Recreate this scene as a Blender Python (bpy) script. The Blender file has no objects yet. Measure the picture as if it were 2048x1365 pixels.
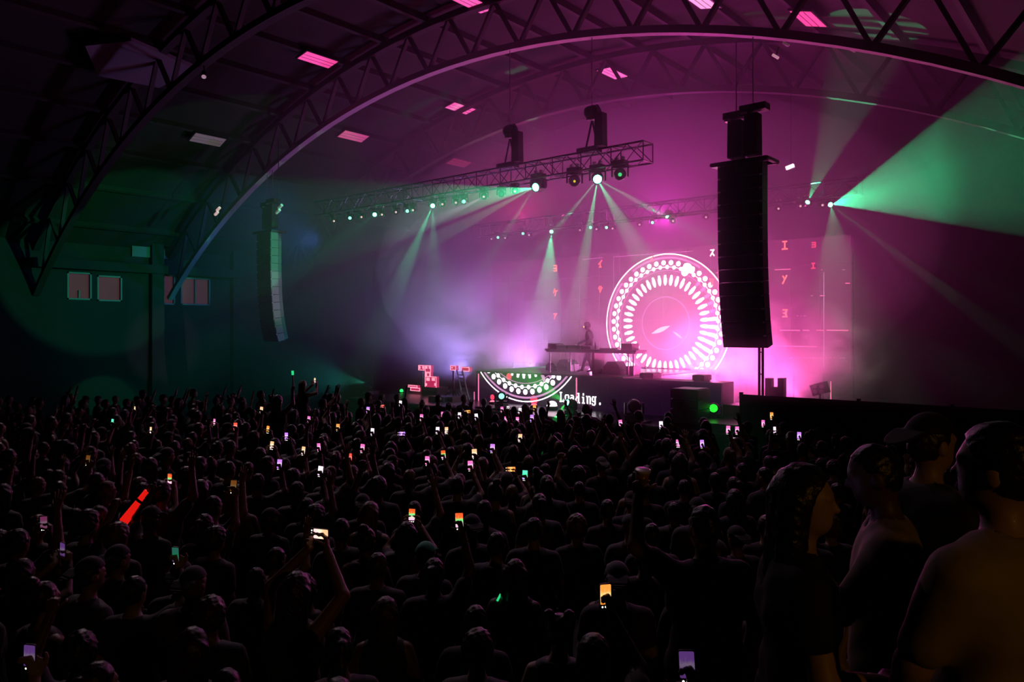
import bpy, bmesh, math, random
import numpy as np
from mathutils import Vector, Matrix, Quaternion

random.seed(7)
R = math.radians
scene = bpy.context.scene
COL = scene.collection

# ------------------------------------------------------------------ camera
# World axes follow the hall: +X along the stage front, +Y towards the rear of the stage, +Z up.
FPX, CX, HZ, CAMZ, YAW = 1500.0, 1024.0, 662.0, 3.7, R(40.4)
cam_data = bpy.data.cameras.new('camera')
cam = bpy.data.objects.new('camera', cam_data)
COL.objects.link(cam)
cam.location = (0, 0, CAMZ)
cam.rotation_euler = (R(90), 0, YAW)
cam_data.sensor_width = 36.0
cam_data.lens = 36.0 * FPX / 2048.0
cam_data.shift_y = -(682.5 - HZ) / 2048.0
cam_data.clip_start = 0.05
cam_data.clip_end = 200
scene.camera = cam

# ------------------------------------------------------------------ world: dark hall
world = bpy.data.worlds.new('hall_air')
scene.world = world
world.use_nodes = True
wn = world.node_tree
wn.nodes.clear()
w_out = wn.nodes.new('ShaderNodeOutputWorld')
w_bg = wn.nodes.new('ShaderNodeBackground')
w_bg.inputs[0].default_value = (0, 0, 0, 1)
w_bg.inputs[1].default_value = 0.0
wn.links.new(w_bg.outputs[0], w_out.inputs[0])
vs = scene.view_settings
vs.view_transform = 'Standard'
vs.look = 'None'
vs.gamma = 1.0
vs.exposure = 0.0
vs.use_curve_mapping = False
cy = scene.cycles
cy.max_bounces = 1
cy.diffuse_bounces = 0
cy.glossy_bounces = 1
cy.transmission_bounces = 2
cy.volume_bounces = 0
cy.transparent_max_bounces = 6
cy.caustics_reflective = False
cy.caustics_refractive = False
cy.sample_clamp_indirect = 3.0
cy.use_denoising = True
cy.volume_step_rate = 1.0
cy.volume_max_steps = 48
cy.use_light_tree = True
cy.time_limit = 900
cy.use_adaptive_sampling = True
cy.adaptive_threshold = 0.15
cy.adaptive_min_samples = 16

# ------------------------------------------------------------------ pixel -> hall coordinates
CF = Vector((-math.sin(YAW), math.cos(YAW), 0))
CR = Vector((math.cos(YAW), math.sin(YAW), 0))
CAMP = Vector((0, 0, CAMZ))
def ray(px, py):
    return CF + CR * ((px - CX) / FPX) + Vector((0, 0, (HZ - py) / FPX))
def AY(px, py, Y):
    d = ray(px, py); return CAMP + d * (Y / d.y)
def AX(px, py, X):
    d = ray(px, py); return CAMP + d * (X / d.x)
def AZ(px, py, Z):
    d = ray(px, py); return CAMP + d * ((Z - CAMZ) / d.z)
def AD(px, py, D):
    return CAMP + ray(px, py) * D
def XY(px, Y):
    return AY(px, HZ, Y).x
def pix(p):
    v = Vector(p) - CAMP
    d = v.dot(CF)
    return CX + FPX * v.dot(CR) / d, HZ - FPX * v.z / d, d

# ------------------------------------------------------------------ lamps (powers gathered here for tuning)
def spot(name, pos, target, col, power, angle, blend=0.3, size=0.02, parent=None):
    l = bpy.data.lights.new(name, 'SPOT')
    l.color = col
    l.energy = power
    l.spot_size = R(angle)
    l.spot_blend = blend
    l.shadow_soft_size = size
    o = bpy.data.objects.new(name, l)
    COL.objects.link(o)
    o.location = pos
    d = Vector(target) - Vector(pos)
    o.rotation_euler = d.to_track_quat('-Z', 'Y').to_euler()
    return o
def point(name, pos, col, power, size=0.1):
    l = bpy.data.lights.new(name, 'POINT')
    l.color = col
    l.energy = power
    l.shadow_soft_size = size
    o = bpy.data.objects.new(name, l)
    COL.objects.link(o)
    o.location = pos
    return o

YF, YT2, YS = 17.5, 24.3, 25.0          # front truss, rear truss, screen planes
PINK, MAG, GRN, TEAL, BLUE, AMB = (1, .23, .74), (.9, .03, .62), (.04, 1, .42), (.02, .75, .8), (.08, .22, 1), (1, .45, .06)
# wash lamps of the show: pink floor washes behind the riser, magenta overhead washes, violet, teal and blue side washes, amber bar lamp
UP = Vector((0, 0, 1))
HOT = (1, .10, .46)
for px, w, tx, c in ((1262, 5000, 1250, PINK), (1420, 2700, 1440, HOT), (1490, 800, 1500, HOT), (1190, 4600, 1150, PINK)):
    spot('wash_lamp', AY(px, 744, 24.2), AY(tx, 480, 21.0), c, w, 165, .9, .3)
spot('wash_lamp', AY(1575, 815, 22.6), AY(1520, 560, 22.0), HOT, 1300, 150, .9, .3)
spot('wash_lamp', AY(1075, 748, 23.6), AY(980, 470, 20.5), (.75, .26, .95), 2300, 140, .9, .25)
spot('wash_lamp', AY(930, 756, 22.6), AY(800, 480, 19.5), (.40, .26, .95), 1700, 130, .9, .25)
spot('wash_lamp', AY(1330, 440, 27.5), AY(1330, 60, 20.5), MAG, 1500, 160, .9, .3)
spot('wash_lamp', AY(1050, 440, 26.5), AY(940, 80, 19.0), (1, .05, .30), 700, 160, .9, .3)
spot('wash_lamp', AY(690, 772, 19.6), AY(420, 640, 18.0), TEAL, 420, 110, .9, .25)
spot('wash_lamp', AY(640, 480, 21.5), AY(300, 470, 18.0), BLUE, 900, 120, .9, .25)
spot('bar_lamp', Vector((3.4, .6, 4.6)), Vector((-2, 6.0, 1.6)), AMB, 30, 120, .8, .1)

# ------------------------------------------------------------------ materials
MATS = {}
def mat(name, col, rough=.6, metal=0.0, em=None, est=0.0, var=.15, scale=8.0, bump=0.0, sampling=None):
    if name in MATS: return MATS[name]
    m = bpy.data.materials.new(name); m.use_nodes = True
    nt = m.node_tree; b = nt.nodes['Principled BSDF']
    b.inputs['Roughness'].default_value = rough
    b.inputs['Metallic'].default_value = metal
    tc = nt.nodes.new('ShaderNodeTexCoord')
    n = nt.nodes.new('ShaderNodeTexNoise'); n.inputs['Scale'].default_value = scale; n.inputs['Detail'].default_value = 3
    nt.links.new(tc.outputs['Object'], n.inputs['Vector'])
    mx = nt.nodes.new('ShaderNodeMix'); mx.data_type = 'RGBA'
    mx.inputs[6].default_value = (*[c * (1 - var) for c in col], 1)
    mx.inputs[7].default_value = (*[min(1, c * (1 + var)) for c in col], 1)
    nt.links.new(n.outputs[0], mx.inputs[0]); nt.links.new(mx.outputs[2], b.inputs['Base Color'])
    if bump:
        bp = nt.nodes.new('ShaderNodeBump'); bp.inputs['Strength'].default_value = bump
        nt.links.new(n.outputs[0], bp.inputs['Height']); nt.links.new(bp.outputs[0], b.inputs['Normal'])
    if em:
        b.inputs['Emission Color'].default_value = (*em, 1)
        b.inputs['Emission Strength'].default_value = est
    if sampling: m.cycles.emission_sampling = sampling
    MATS[name] = m
    return m

def palette_mat(name, cols, rough=.7, sheen=0.0, var=.2, scale=14.0, bump=.0, coat=0.0):
    """one cloth / hair / skin material whose colour is picked per object"""
    m = bpy.data.materials.new(name); m.use_nodes = True
    nt = m.node_tree; b = nt.nodes['Principled BSDF']
    b.inputs['Roughness'].default_value = rough
    b.inputs['Sheen Weight'].default_value = sheen
    b.inputs['Coat Weight'].default_value = coat
    oi = nt.nodes.new('ShaderNodeObjectInfo')
    cr = nt.nodes.new('ShaderNodeValToRGB'); cr.color_ramp.interpolation = 'CONSTANT'
    el = cr.color_ramp.elements
    while len(el) < len(cols): el.new(0.5)
    for i, c in enumerate(cols):
        el[i].position = i / len(cols); el[i].color = (*c, 1)
    nt.links.new(oi.outputs['Random'], cr.inputs[0])
    tc = nt.nodes.new('ShaderNodeTexCoord')
    n = nt.nodes.new('ShaderNodeTexNoise'); n.inputs['Scale'].default_value = scale; n.inputs['Detail'].default_value = 3
    nt.links.new(tc.outputs['Object'], n.inputs['Vector'])
    mp = nt.nodes.new('ShaderNodeMapRange'); mp.inputs[3].default_value = 1 - var; mp.inputs[4].default_value = 1 + var
    nt.links.new(n.outputs[0], mp.inputs[0])
    mu = nt.nodes.new('ShaderNodeMix'); mu.data_type = 'RGBA'; mu.blend_type = 'MULTIPLY'; mu.inputs[0].default_value = 1
    nt.links.new(cr.outputs[0], mu.inputs[6]); nt.links.new(mp.outputs[0], mu.inputs[7])
    nt.links.new(mu.outputs[2], b.inputs['Base Color'])
    if bump:
        bp = nt.nodes.new('ShaderNodeBump'); bp.inputs['Strength'].default_value = bump; bp.inputs['Distance'].default_value = .02
        nt.links.new(n.outputs[0], bp.inputs['Height']); nt.links.new(bp.outputs[0], b.inputs['Normal'])
    MATS[name] = m
    return m

BLACK = mat('black_paint', (.012, .012, .013), .45)
BLACKM = mat('black_metal', (.018, .018, .02), .38, .3)
CLOTHB = mat('black_drape', (.010, .010, .011), .9, bump=.3)
STEEL = mat('steel', (.35, .35, .37), .35, .9)
ALU = mat('aluminium', (.45, .45, .47), .32, .85)
DECK = mat('stage_deck', (.10, .10, .11), .28, scale=3)

# ------------------------------------------------------------------ mesh builder
class MB:
    def __init__(s): s.v = []; s.f = []
    def add(s, vs, fs):
        o = len(s.v); s.v += [tuple(p) for p in vs]; s.f += [tuple(i + o for i in f) for f in fs]; return s
    def box(s, c, d, rot=None, taper=1.0):
        hx, hy, hz = d[0] / 2, d[1] / 2, d[2] / 2
        P = [Vector((x * (taper if z > 0 else 1), y * (taper if z > 0 else 1), z)) for z in (-hz, hz) for y in (-hy, hy) for x in (-hx, hx)]
        if rot is not None: P = [rot @ p for p in P]
        P = [p + Vector(c) for p in P]
        return s.add(P, [(0, 2, 3, 1), (4, 5, 7, 6), (0, 1, 5, 4), (2, 6, 7, 3), (0, 4, 6, 2), (1, 3, 7, 5)])
    def box2(s, a, b):
        a, b = Vector(a), Vector(b); return s.box((a + b) / 2, [abs(x) for x in (b - a)])
    def bar(s, p, q, r, n=6, r2=None):
        p, q = Vector(p), Vector(q); r2 = r if r2 is None else r2
        z = (q - p).normalized(); x = z.orthogonal().normalized(); y = z.cross(x)
        A = [p + (x * math.cos(t) + y * math.sin(t)) * r for t in [2 * math.pi * i / n for i in range(n)]]
        B = [q + (x * math.cos(t) + y * math.sin(t)) * r2 for t in [2 * math.pi * i / n for i in range(n)]]
        return s.add(A + B, [(i, (i + 1) % n, n + (i + 1) % n, n + i) for i in range(n)] + [tuple(range(n - 1, -1, -1)), tuple(range(n, 2 * n))])
    def tube(s, pts, r, n=6):
        for a, b in zip(pts[:-1], pts[1:]): s.bar(a, b, r, n)
        return s
    def lathe(s, prof, n=16, M=None):
        """profile of (radius, z) revolved about z"""
        V = []; F = []
        for r, z in prof:
            for i in range(n):
                t = 2 * math.pi * i / n; V.append(Vector((r * math.cos(t), r * math.sin(t), z)))
        for k in range(len(prof) - 1):
            for i in range(n):
                j = (i + 1) % n; F.append((k * n + i, k * n + j, (k + 1) * n + j, (k + 1) * n + i))
        F.append(tuple(range(n - 1, -1, -1))); F.append(tuple(range((len(prof) - 1) * n, len(prof) * n)))
        if M is not None: V = [M @ v for v in V]
        return s.add(V, F)
    def prism(s, poly, thick, M=None):
        """2-D polygon (x, z) extruded by thick along y"""
        n = len(poly)
        V = [Vector((x, y, z)) for y in (-thick / 2, thick / 2) for x, z in poly]
        F = [tuple(range(n)), tuple(range(2 * n - 1, n - 1, -1))] + [(i, n + i, n + (i + 1) % n, (i + 1) % n) for i in range(n)]
        if M is not None: V = [M @ v for v in V]
        return s.add(V, F)
    def mesh(s, name, m=None, smooth=False):
        me = bpy.data.meshes.new(name); me.from_pydata(s.v, [], s.f); me.update()
        if m: me.materials.append(m)
        if smooth: me.polygons.foreach_set('use_smooth', [True] * len(me.polygons))
        return me
    def build(s, name, m, parent=None, smooth=False, loc=None):
        o = bpy.data.objects.new(name, s.mesh(name, m, smooth)); COL.objects.link(o)
        if parent is not None: o.parent = parent
        if loc is not None: o.location = loc
        return o

def inst(name, me, parent=None, loc=(0, 0, 0), rot=None, M=None):
    o = bpy.data.objects.new(name, me); COL.objects.link(o)
    if parent is not None: o.parent = parent
    if M is not None: o.matrix_local = M
    else:
        o.location = loc
        if rot is not None: o.rotation_euler = rot
    return o
def tag(o, label, cat, group=None):
    o['label'] = label; o['category'] = cat
    if group: o['group'] = group
    return o
def struct(o, label=None):
    o['kind'] = 'structure'
    if label: o['label'] = label
    return o
def thing(name, label, cat, loc=(0, 0, 0), rotz=0, group=None):
    o = bpy.data.objects.new(name, None); COL.objects.link(o)
    o.empty_display_size = .1
    o.location = loc; o.rotation_euler = (0, 0, rotz)
    return tag(o, label, cat, group)
def copy_tree(o, parent=None):
    c = o.copy(); COL.objects.link(c); c.parent = parent
    for ch in list(o.children): copy_tree(ch, c)
    return c
ORD = 'first second third fourth fifth sixth seventh eighth ninth tenth eleventh twelfth thirteenth fourteenth fifteenth sixteenth seventeenth eighteenth nineteenth twentieth'.split()
def ordinal(i):
    if i < 20: return ORD[i]
    t = (i + 1) // 10; u = (i + 1) % 10
    tens = {2: 'twenty', 3: 'thirty', 4: 'forty', 5: 'fifty', 6: 'sixty', 7: 'seventy', 8: 'eighty', 9: 'ninety'}[t]
    if u == 0: return {2: 'twentieth', 3: 'thirtieth', 4: 'fortieth', 5: 'fiftieth'}.get(t, tens)
    return tens + '-' + ORD[u - 1]

# ------------------------------------------------------------------ the hall
HX0, HR, HAPEX = -17.3, 32.0, 12.5        # arch axis, radius and crown height of the lower chord
XL, XR, YB, YN = -37.5, 4.2, 30.5, -8.0
ROOF = 1.9
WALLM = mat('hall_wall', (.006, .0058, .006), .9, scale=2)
ROOFM = mat('roof_boards', (.009, .0035, .003), .9, scale=5, var=.35, bump=.2)
FLOORM = mat('concrete_floor', (.03, .03, .03), .6, scale=2)
BEAMM = mat('lit_timber', (.34, .26, .29), .6, scale=6)  # stage front chord only: stage light put into its paler colour
def arc_z(X, extra=0.0):
    return HAPEX - HR + math.sqrt(max(0.01, (HR + extra) ** 2 - (X - HX0) ** 2))
fl = struct(MB().box2((XL, YN, -.1), (XR, YB, 0)).build('floor', FLOORM))
# left long wall with its openings, ledge, pilaster
wl = MB()
op = []
def wl_y(px): return AX(px, 600, XL).y
def wl_z(px, py): return AX(px, py, XL).z
def rect_on_left(x0, y0, x1, y1):
    xm, = ((x0 + x1) / 2,)
    return (wl_y(x0), wl_y(x1), wl_z(xm, y1), wl_z(xm, y0))
WINS = [rect_on_left(134, 545, 183, 600), rect_on_left(194, 552, 244, 603), rect_on_left(326, 550, 350, 610), rect_on_left(361, 556, 420, 611)]
ys = sorted({YN, YB, *[w[0] for w in WINS], *[w[1] for w in WINS]})
H_EAVE = 5.6
zs_top = arc_z(XL, ROOF) + .4
for a, b in zip(ys[:-1], ys[1:]):
    hit = [w for w in WINS if w[0] <= a + 1e-4 and w[1] >= b - 1e-4]
    if hit:
        w = hit[0]
        wl.box2((XL - .3, a, 0), (XL, b, w[2])); wl.box2((XL - .3, a, w[3]), (XL, b, zs_top))
    else:
        wl.box2((XL - .3, a, 0), (XL, b, zs_top))
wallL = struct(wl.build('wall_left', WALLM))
# pilaster and ledges on the wall
MB().box2((XL, wl_y(298), 0), (XL + .35, wl_y(322), wl_z(310, 480))).build('pilaster', WALLM, wallL)
MB().box2((XL, wl_y(60), wl_z(250, 545)), (XL + .5, wl_y(480), wl_z(250, 528))).build('ledge', WALLM, wallL)
MB().box2((XL, wl_y(262), wl_z(300, 516)), (XL + .12, wl_y(345), wl_z(300, 478))).build('wall_panel', mat('pale_panel', (.10, .085, .095), .7), wallL)
MB().box2((XL, wl_y(460), 0), (XL + .35, wl_y(482), wl_z(470, 470))).build('pilaster', WALLM, wallL)
PANEM = mat('window_pane', (.02, .01, .012), .8, em=(.9, .25, .42), est=.05, sampling='NONE')  # faint emission stands for pink light reflected in the panes
FRAMEM = mat('window_frame', (.12, .11, .12), .6)
for i, w in enumerate(WINS):
    e = bpy.data.objects.new('window_%d' % (i + 1), None); COL.objects.link(e); struct(e)
    MB().box2((XL - .2, w[0], w[2]), (XL - .15, w[1], w[3])).build('pane', PANEM, e)
    f = MB(); t = .07
    f.box2((XL - .12, w[0], w[2]), (XL + .03, w[0] + t, w[3])).box2((XL - .12, w[1] - t, w[2]), (XL + .03, w[1], w[3]))
    f.box2((XL - .12, w[0], w[2]), (XL + .03, w[1], w[2] + t)).box2((XL - .12, w[0], w[3] - t), (XL + .03, w[1], w[3]))
    if i in (0, 3): f.box2((XL - .12, (w[0] + w[1]) / 2 - .03, w[2]), (XL, (w[0] + w[1]) / 2 + .03, w[2] + (w[3] - w[2]) * (.35 if i == 0 else 1)))
    f.build('window_frame', FRAMEM, e)
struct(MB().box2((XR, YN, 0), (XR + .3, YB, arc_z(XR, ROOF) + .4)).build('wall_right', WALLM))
bw = MB()
N = 24
for Y, nm in ((YB, 'wall_back'), (YN - .3, 'wall_front')):
    b = MB(); pts = [(XL - .3 + (XR - XL + .6) * i / N) for i in range(N + 1)]
    poly = [(XR + .3, 0), (XL - .3, 0)] + [(x, arc_z(x, ROOF) + .3) for x in pts]
    b.prism(poly, .3, Matrix.Translation((0, Y + .15, 0)))
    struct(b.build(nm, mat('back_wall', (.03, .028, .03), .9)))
# roof: boarded barrel vault and its purlins
rf = MB(); n = 40
xs = [XL - .5 + (XR - XL + 1.0) * i / n for i in range(n + 1)]
V = [(x, y, arc_z(x, ROOF) + dz) for dz in (0, .25) for y in (YN - .3, YB + .3) for x in xs]
m1 = n + 1
F = []
for i in range(n):
    F += [(i, i + 1, m1 + i + 1, m1 + i), (2 * m1 + i + 1, 2 * m1 + i, 3 * m1 + i, 3 * m1 + i + 1)]
rf.add(V, F)
ceil = struct(rf.build('ceiling', ROOFM))
pur = MB().box((0, 0, 0), (.16, YB - YN, .24)).mesh('purlin', mat('dark_timber', (.012, .007, .006), .8))
for i in range(19):
    x = XL + 1.2 + i * 2.2
    sl = math.atan2(arc_z(x + .1, ROOF) - arc_z(x - .1, ROOF), .2)
    inst('purlin', pur, ceil, (x, (YB + YN) / 2, arc_z(x, ROOF) - .11), (0, -sl, 0))
# bowstring roof trusses
def arch_bar(b, z_extra, w, h, Y, n=44):
    """curved box-section chord across the hall in the plane Y"""
    xs = [XL + (XR - XL) * i / n for i in range(n + 1)]
    V = []
    for x in xs:
        r = Vector((x - HX0, 0, 0)); zz = arc_z(x, z_extra)
        nrm = Vector((x - HX0, 0, zz - (HAPEX - HR))).normalized()
        c = Vector((x, Y, zz))
        for sy, sn in ((-1, -1), (1, -1), (1, 1), (-1, 1)): V.append(c + Vector((0, sy * w / 2, 0)) + nrm * (sn * h / 2))
    F = [(0, 1, 2, 3), tuple(4 * n + k for k in (3, 2, 1, 0))]
    for i in range(n):
        for k in range(4):
            j = (k + 1) % 4; F.append((4 * i + k, 4 * (i + 1) + k, 4 * (i + 1) + j, 4 * i + j))
    return b.add(V, F)
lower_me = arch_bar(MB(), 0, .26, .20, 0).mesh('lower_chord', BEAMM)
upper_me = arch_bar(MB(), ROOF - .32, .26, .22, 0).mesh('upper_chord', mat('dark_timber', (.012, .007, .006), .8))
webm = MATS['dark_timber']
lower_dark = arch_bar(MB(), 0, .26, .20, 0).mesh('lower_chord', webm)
WEBS = []
k = 20
for i in range(k):
    x0 = XL + .8 + (XR - XL - 1.6) * i / k; x1 = XL + .8 + (XR - XL - 1.6) * (i + 1) / k
    xm = (x0 + x1) / 2
    P0, P1, Q = Vector((x0, 0, arc_z(x0))), Vector((x1, 0, arc_z(x1))), Vector((xm, 0, arc_z(xm, ROOF - .35)))
    for a, b in ((P0, Q), (Q, P1)):
        g = MB(); z = (b - a).normalized(); L = (b - a).length
        rot = z.to_track_quat('Z', 'Y').to_matrix()
        g.box((a + b) / 2, (.14, .10, L), rot); WEBS.append(g.mesh('web', webm))
ARCH_Y = (YF + .05, 11.6, 23.9)
ARCH_NAMES = ['curved timber roof truss over the stage front carrying the hung rigging', 'curved timber roof truss above the middle of the crowd',
              'curved timber roof truss deep behind the stage lights']
for Y, lb in zip(ARCH_Y, ARCH_NAMES):
    e = bpy.data.objects.new('roof_truss', None); COL.objects.link(e); e.location = (0, Y, 0); struct(e, lb)
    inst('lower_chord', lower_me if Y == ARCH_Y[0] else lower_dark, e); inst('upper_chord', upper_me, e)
    for w in WEBS: inst('web', w, e)
# ceiling panels between the purlins, reflected stage light put in as emission
def roof_hit(px, py, drop=.32):
    d = ray(px, py); lo, hi = 1.0, 120.0
    def f(t):
        p = CAMP + d * t; return p.z - (arc_z(p.x, ROOF) - drop) if abs(p.x - HX0) < HR else 1
    t = 1.0
    while f(t) < 0 and t < 120: t += .05
    return CAMP + d * t
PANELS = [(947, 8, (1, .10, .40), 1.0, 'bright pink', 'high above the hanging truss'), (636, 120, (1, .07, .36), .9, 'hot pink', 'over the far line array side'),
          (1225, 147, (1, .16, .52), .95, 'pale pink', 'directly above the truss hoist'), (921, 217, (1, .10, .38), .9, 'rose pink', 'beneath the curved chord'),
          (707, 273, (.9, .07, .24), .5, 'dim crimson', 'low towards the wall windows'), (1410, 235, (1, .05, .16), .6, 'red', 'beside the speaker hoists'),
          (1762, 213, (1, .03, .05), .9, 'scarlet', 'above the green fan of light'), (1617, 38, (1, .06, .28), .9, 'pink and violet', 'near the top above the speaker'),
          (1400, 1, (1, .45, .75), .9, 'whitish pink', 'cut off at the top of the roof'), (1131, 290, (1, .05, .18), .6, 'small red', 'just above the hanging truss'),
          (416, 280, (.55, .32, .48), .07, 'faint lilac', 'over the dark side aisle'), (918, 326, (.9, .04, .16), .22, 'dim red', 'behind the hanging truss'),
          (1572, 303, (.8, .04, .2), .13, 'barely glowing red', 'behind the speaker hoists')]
shell_me = MB()
shell_me.box2((-.36, -.72, 0), (.36, .72, .05)); shell_me = shell_me.mesh('housing', BLACK)
face = MB().box2((-.30, -.66, -.012), (.30, .66, .002))
fin_me = MB().box2((-.004, -.66, -.03), (.004, .66, -.012)).mesh('fin', mat('white_fin', (.6, .5, .55), .4))
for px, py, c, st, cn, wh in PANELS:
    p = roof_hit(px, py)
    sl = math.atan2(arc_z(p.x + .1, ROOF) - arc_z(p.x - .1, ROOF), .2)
    e = thing('ceiling_panel', '%s oblong ceiling panel with painted glow %s' % (cn, wh), 'light', p); e.rotation_euler = (0, -sl, 0)
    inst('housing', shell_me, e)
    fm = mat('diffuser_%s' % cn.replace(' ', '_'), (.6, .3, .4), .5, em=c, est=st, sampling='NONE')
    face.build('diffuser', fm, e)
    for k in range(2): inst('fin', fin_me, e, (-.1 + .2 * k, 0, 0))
# pale sloping panel for a beam-lit ceiling patch, its light put into the colour
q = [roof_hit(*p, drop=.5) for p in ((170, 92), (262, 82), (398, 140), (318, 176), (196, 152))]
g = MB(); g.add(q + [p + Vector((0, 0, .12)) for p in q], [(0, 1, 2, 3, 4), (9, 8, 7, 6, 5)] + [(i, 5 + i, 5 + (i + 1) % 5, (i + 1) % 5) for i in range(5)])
tag(g.build('lit_patch_panel', mat('lit_patch_grey', (.11, .11, .11), .8)), 'pale grey angled panel for the beam-lit patch under the dark roof', 'panel')
# raised terrace the photographer and the closest guests stand on
struct(MB().box2((-1.75, YN, 0), (XR, 4.6, 1.5)).build('floor_terrace', FLOORM))
struct(MB().box2((-2.75, YN, 0), (-1.75, 4.6, 1.0)).build('floor_step', FLOORM))

# ------------------------------------------------------------------ stage
ZST, ZR = 1.2, 2.25                       # stage deck, DJ riser
SX0, SX1 = XY(700, YF), XY(1500, YF)
YSF, YRF = 17.4, 19.6
stage = thing('stage', 'wide low black concert stage with glossy deck and dark skirt', 'stage', (0, 0, 0))
MB().box2((SX0, YSF, 0), (SX1, YSF + .05, ZST - .12)).build('skirt', CLOTHB, stage)
deck_me = {}
nx = 9
for i in range(nx):
    for j in range(5):
        w = (SX1 - SX0) / nx; l = (YB - .6 - YSF) / 5
        if (0,) not in deck_me: deck_me[(0,)] = MB().box2((.006, .006, -.12), (w - .006, l - .006, 0)).mesh('deck_panel', DECK)
        inst('deck_panel', deck_me[(0,)], stage, (SX0 + i * w, YSF + j * l, ZST))
MB().box2((SX0, YSF - .035, ZST - .05), (SX1, YSF, ZST - .005)).build('edge_trim', ALU, stage)

# riser with LED front
RX0, RX1 = XY(952, YRF), XY(1443, YRF)
RXL = XY(1246, YRF)
riser = thing('dj_riser', 'long black riser with a display front carrying the performer', 'riser', (0, 0, 0))
MB().box2((RX0, YRF + .06, ZST), (RXL + .25, 24.6, ZR)).build('body', BLACK, riser)
MB().box2((RXL + .26, YRF + .06, ZST), (RX1, YRF + .80, ZR)).build('end_block', BLACK, riser)
MB().box2((RX0, YRF + .0, ZR), (RXL, 24.6, ZR + .03)).build('deck_sheet', mat('grey_deck', (.16, .15, .17), .28), riser)
LEDB = mat('led_black', (.012, .010, .016), .35, em=(.30, .05, .45), est=.028)
pw = (RX1 - RX0) / 10
pm = MB().box2((.004, 0, .004), (pw - .004, .06, ZR - ZST - .004)).mesh('display_panel', LEDB)
for i in range(10): inst('display_panel', pm, riser, (RX0 + i * pw, YRF, ZST))
# stepped boxes on the riser's end
BX = lambda a, b: (XY(a, YRF + .3), XY(b, YRF + .3))
for a, b, h, nm, lb in ((1281, 1308, .16, 'strobe_box', 'low black box sitting on the riser edge beside the table'), (1386, 1409, .17, 'strobe_box', 'low black box with pale top near the end of the riser')):
    x0, x1 = BX(a, b)
    t = thing(nm, lb, 'box', ((x0 + x1) / 2, YRF + .5, ZR))
    g = MB(); g.box2((-(x1 - x0) / 2, -.25, .02), ((x1 - x0) / 2, .25, h)); g.build('case', BLACKM, t)
    MB().box2((-(x1 - x0) / 2 + .03, -.22, h), ((x1 - x0) / 2 - .03, .22, h + .015)).build('lid', mat('grey_lid', (.25, .22, .26), .35), t)
    for s in (-1, 1): MB().box2((s * (x1 - x0) * .35 - .03, -.2, 0), (s * (x1 - x0) * .35 + .03, .2, .02)).build('foot', BLACK, t)

# ---- screen graphics
LINEM = mat('screen_white', (.2, .2, .2), .5, em=(1, .78, .98), est=4.5)
FAINTM = mat('screen_faint', (.1, .05, .1), .5, em=(1, .42, .85), est=.75)
FILLM = mat('screen_fill', (.05, .02, .04), .5, em=(1, .26, .55), est=.75)
GLOWM = mat('screen_flare', (.1, .06, .05), .5, em=(1, .62, .62), est=1.5)
REDM = mat('screen_red', (.1, .02, .02), .5, em=(1, .10, .07), est=3.0)
REDD = mat('screen_red_dim', (.1, .02, .02), .5, em=(1, .06, .14), est=1.1)
PNKL = mat('screen_pink', (.1, .02, .06), .5, em=(1, .16, .34), est=1.6)
def ring(g, r0, r1, n=96, a0=0, a1=2 * math.pi):
    V = []; F = []
    for i in range(n + 1):
        t = a0 + (a1 - a0) * i / n
        V += [(r0 * math.cos(t), 0, r0 * math.sin(t)), (r1 * math.cos(t), 0, r1 * math.sin(t))]
    for i in range(n): F.append((2 * i, 2 * i + 2, 2 * i + 3, 2 * i + 1))
    g.add(V, F)
def disc(g, x, z, r, n=14, y=0):
    g.add([(x + r * math.cos(2 * math.pi * i / n), y, z + r * math.sin(2 * math.pi * i / n)) for i in range(n)], [tuple(range(n))])
def poly_at(g, pts, ang, rr):
    """points (radial, tangential) placed at angle ang"""
    c, s = math.cos(ang), math.sin(ang)
    g.add([((rr + u) * c - v * s, 0, (rr + u) * s + v * c) for u, v in pts], [tuple(range(len(pts)))])
BUL = [(-.075, 0), (-.055, -.017), (-.02, -.026), (.03, -.026), (.045, -.017), (.07, -.018), (.078, -.01), (.078, .01), (.07, .018), (.045, .017), (.03, .026), (-.02, .026), (-.055, .017)]
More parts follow.
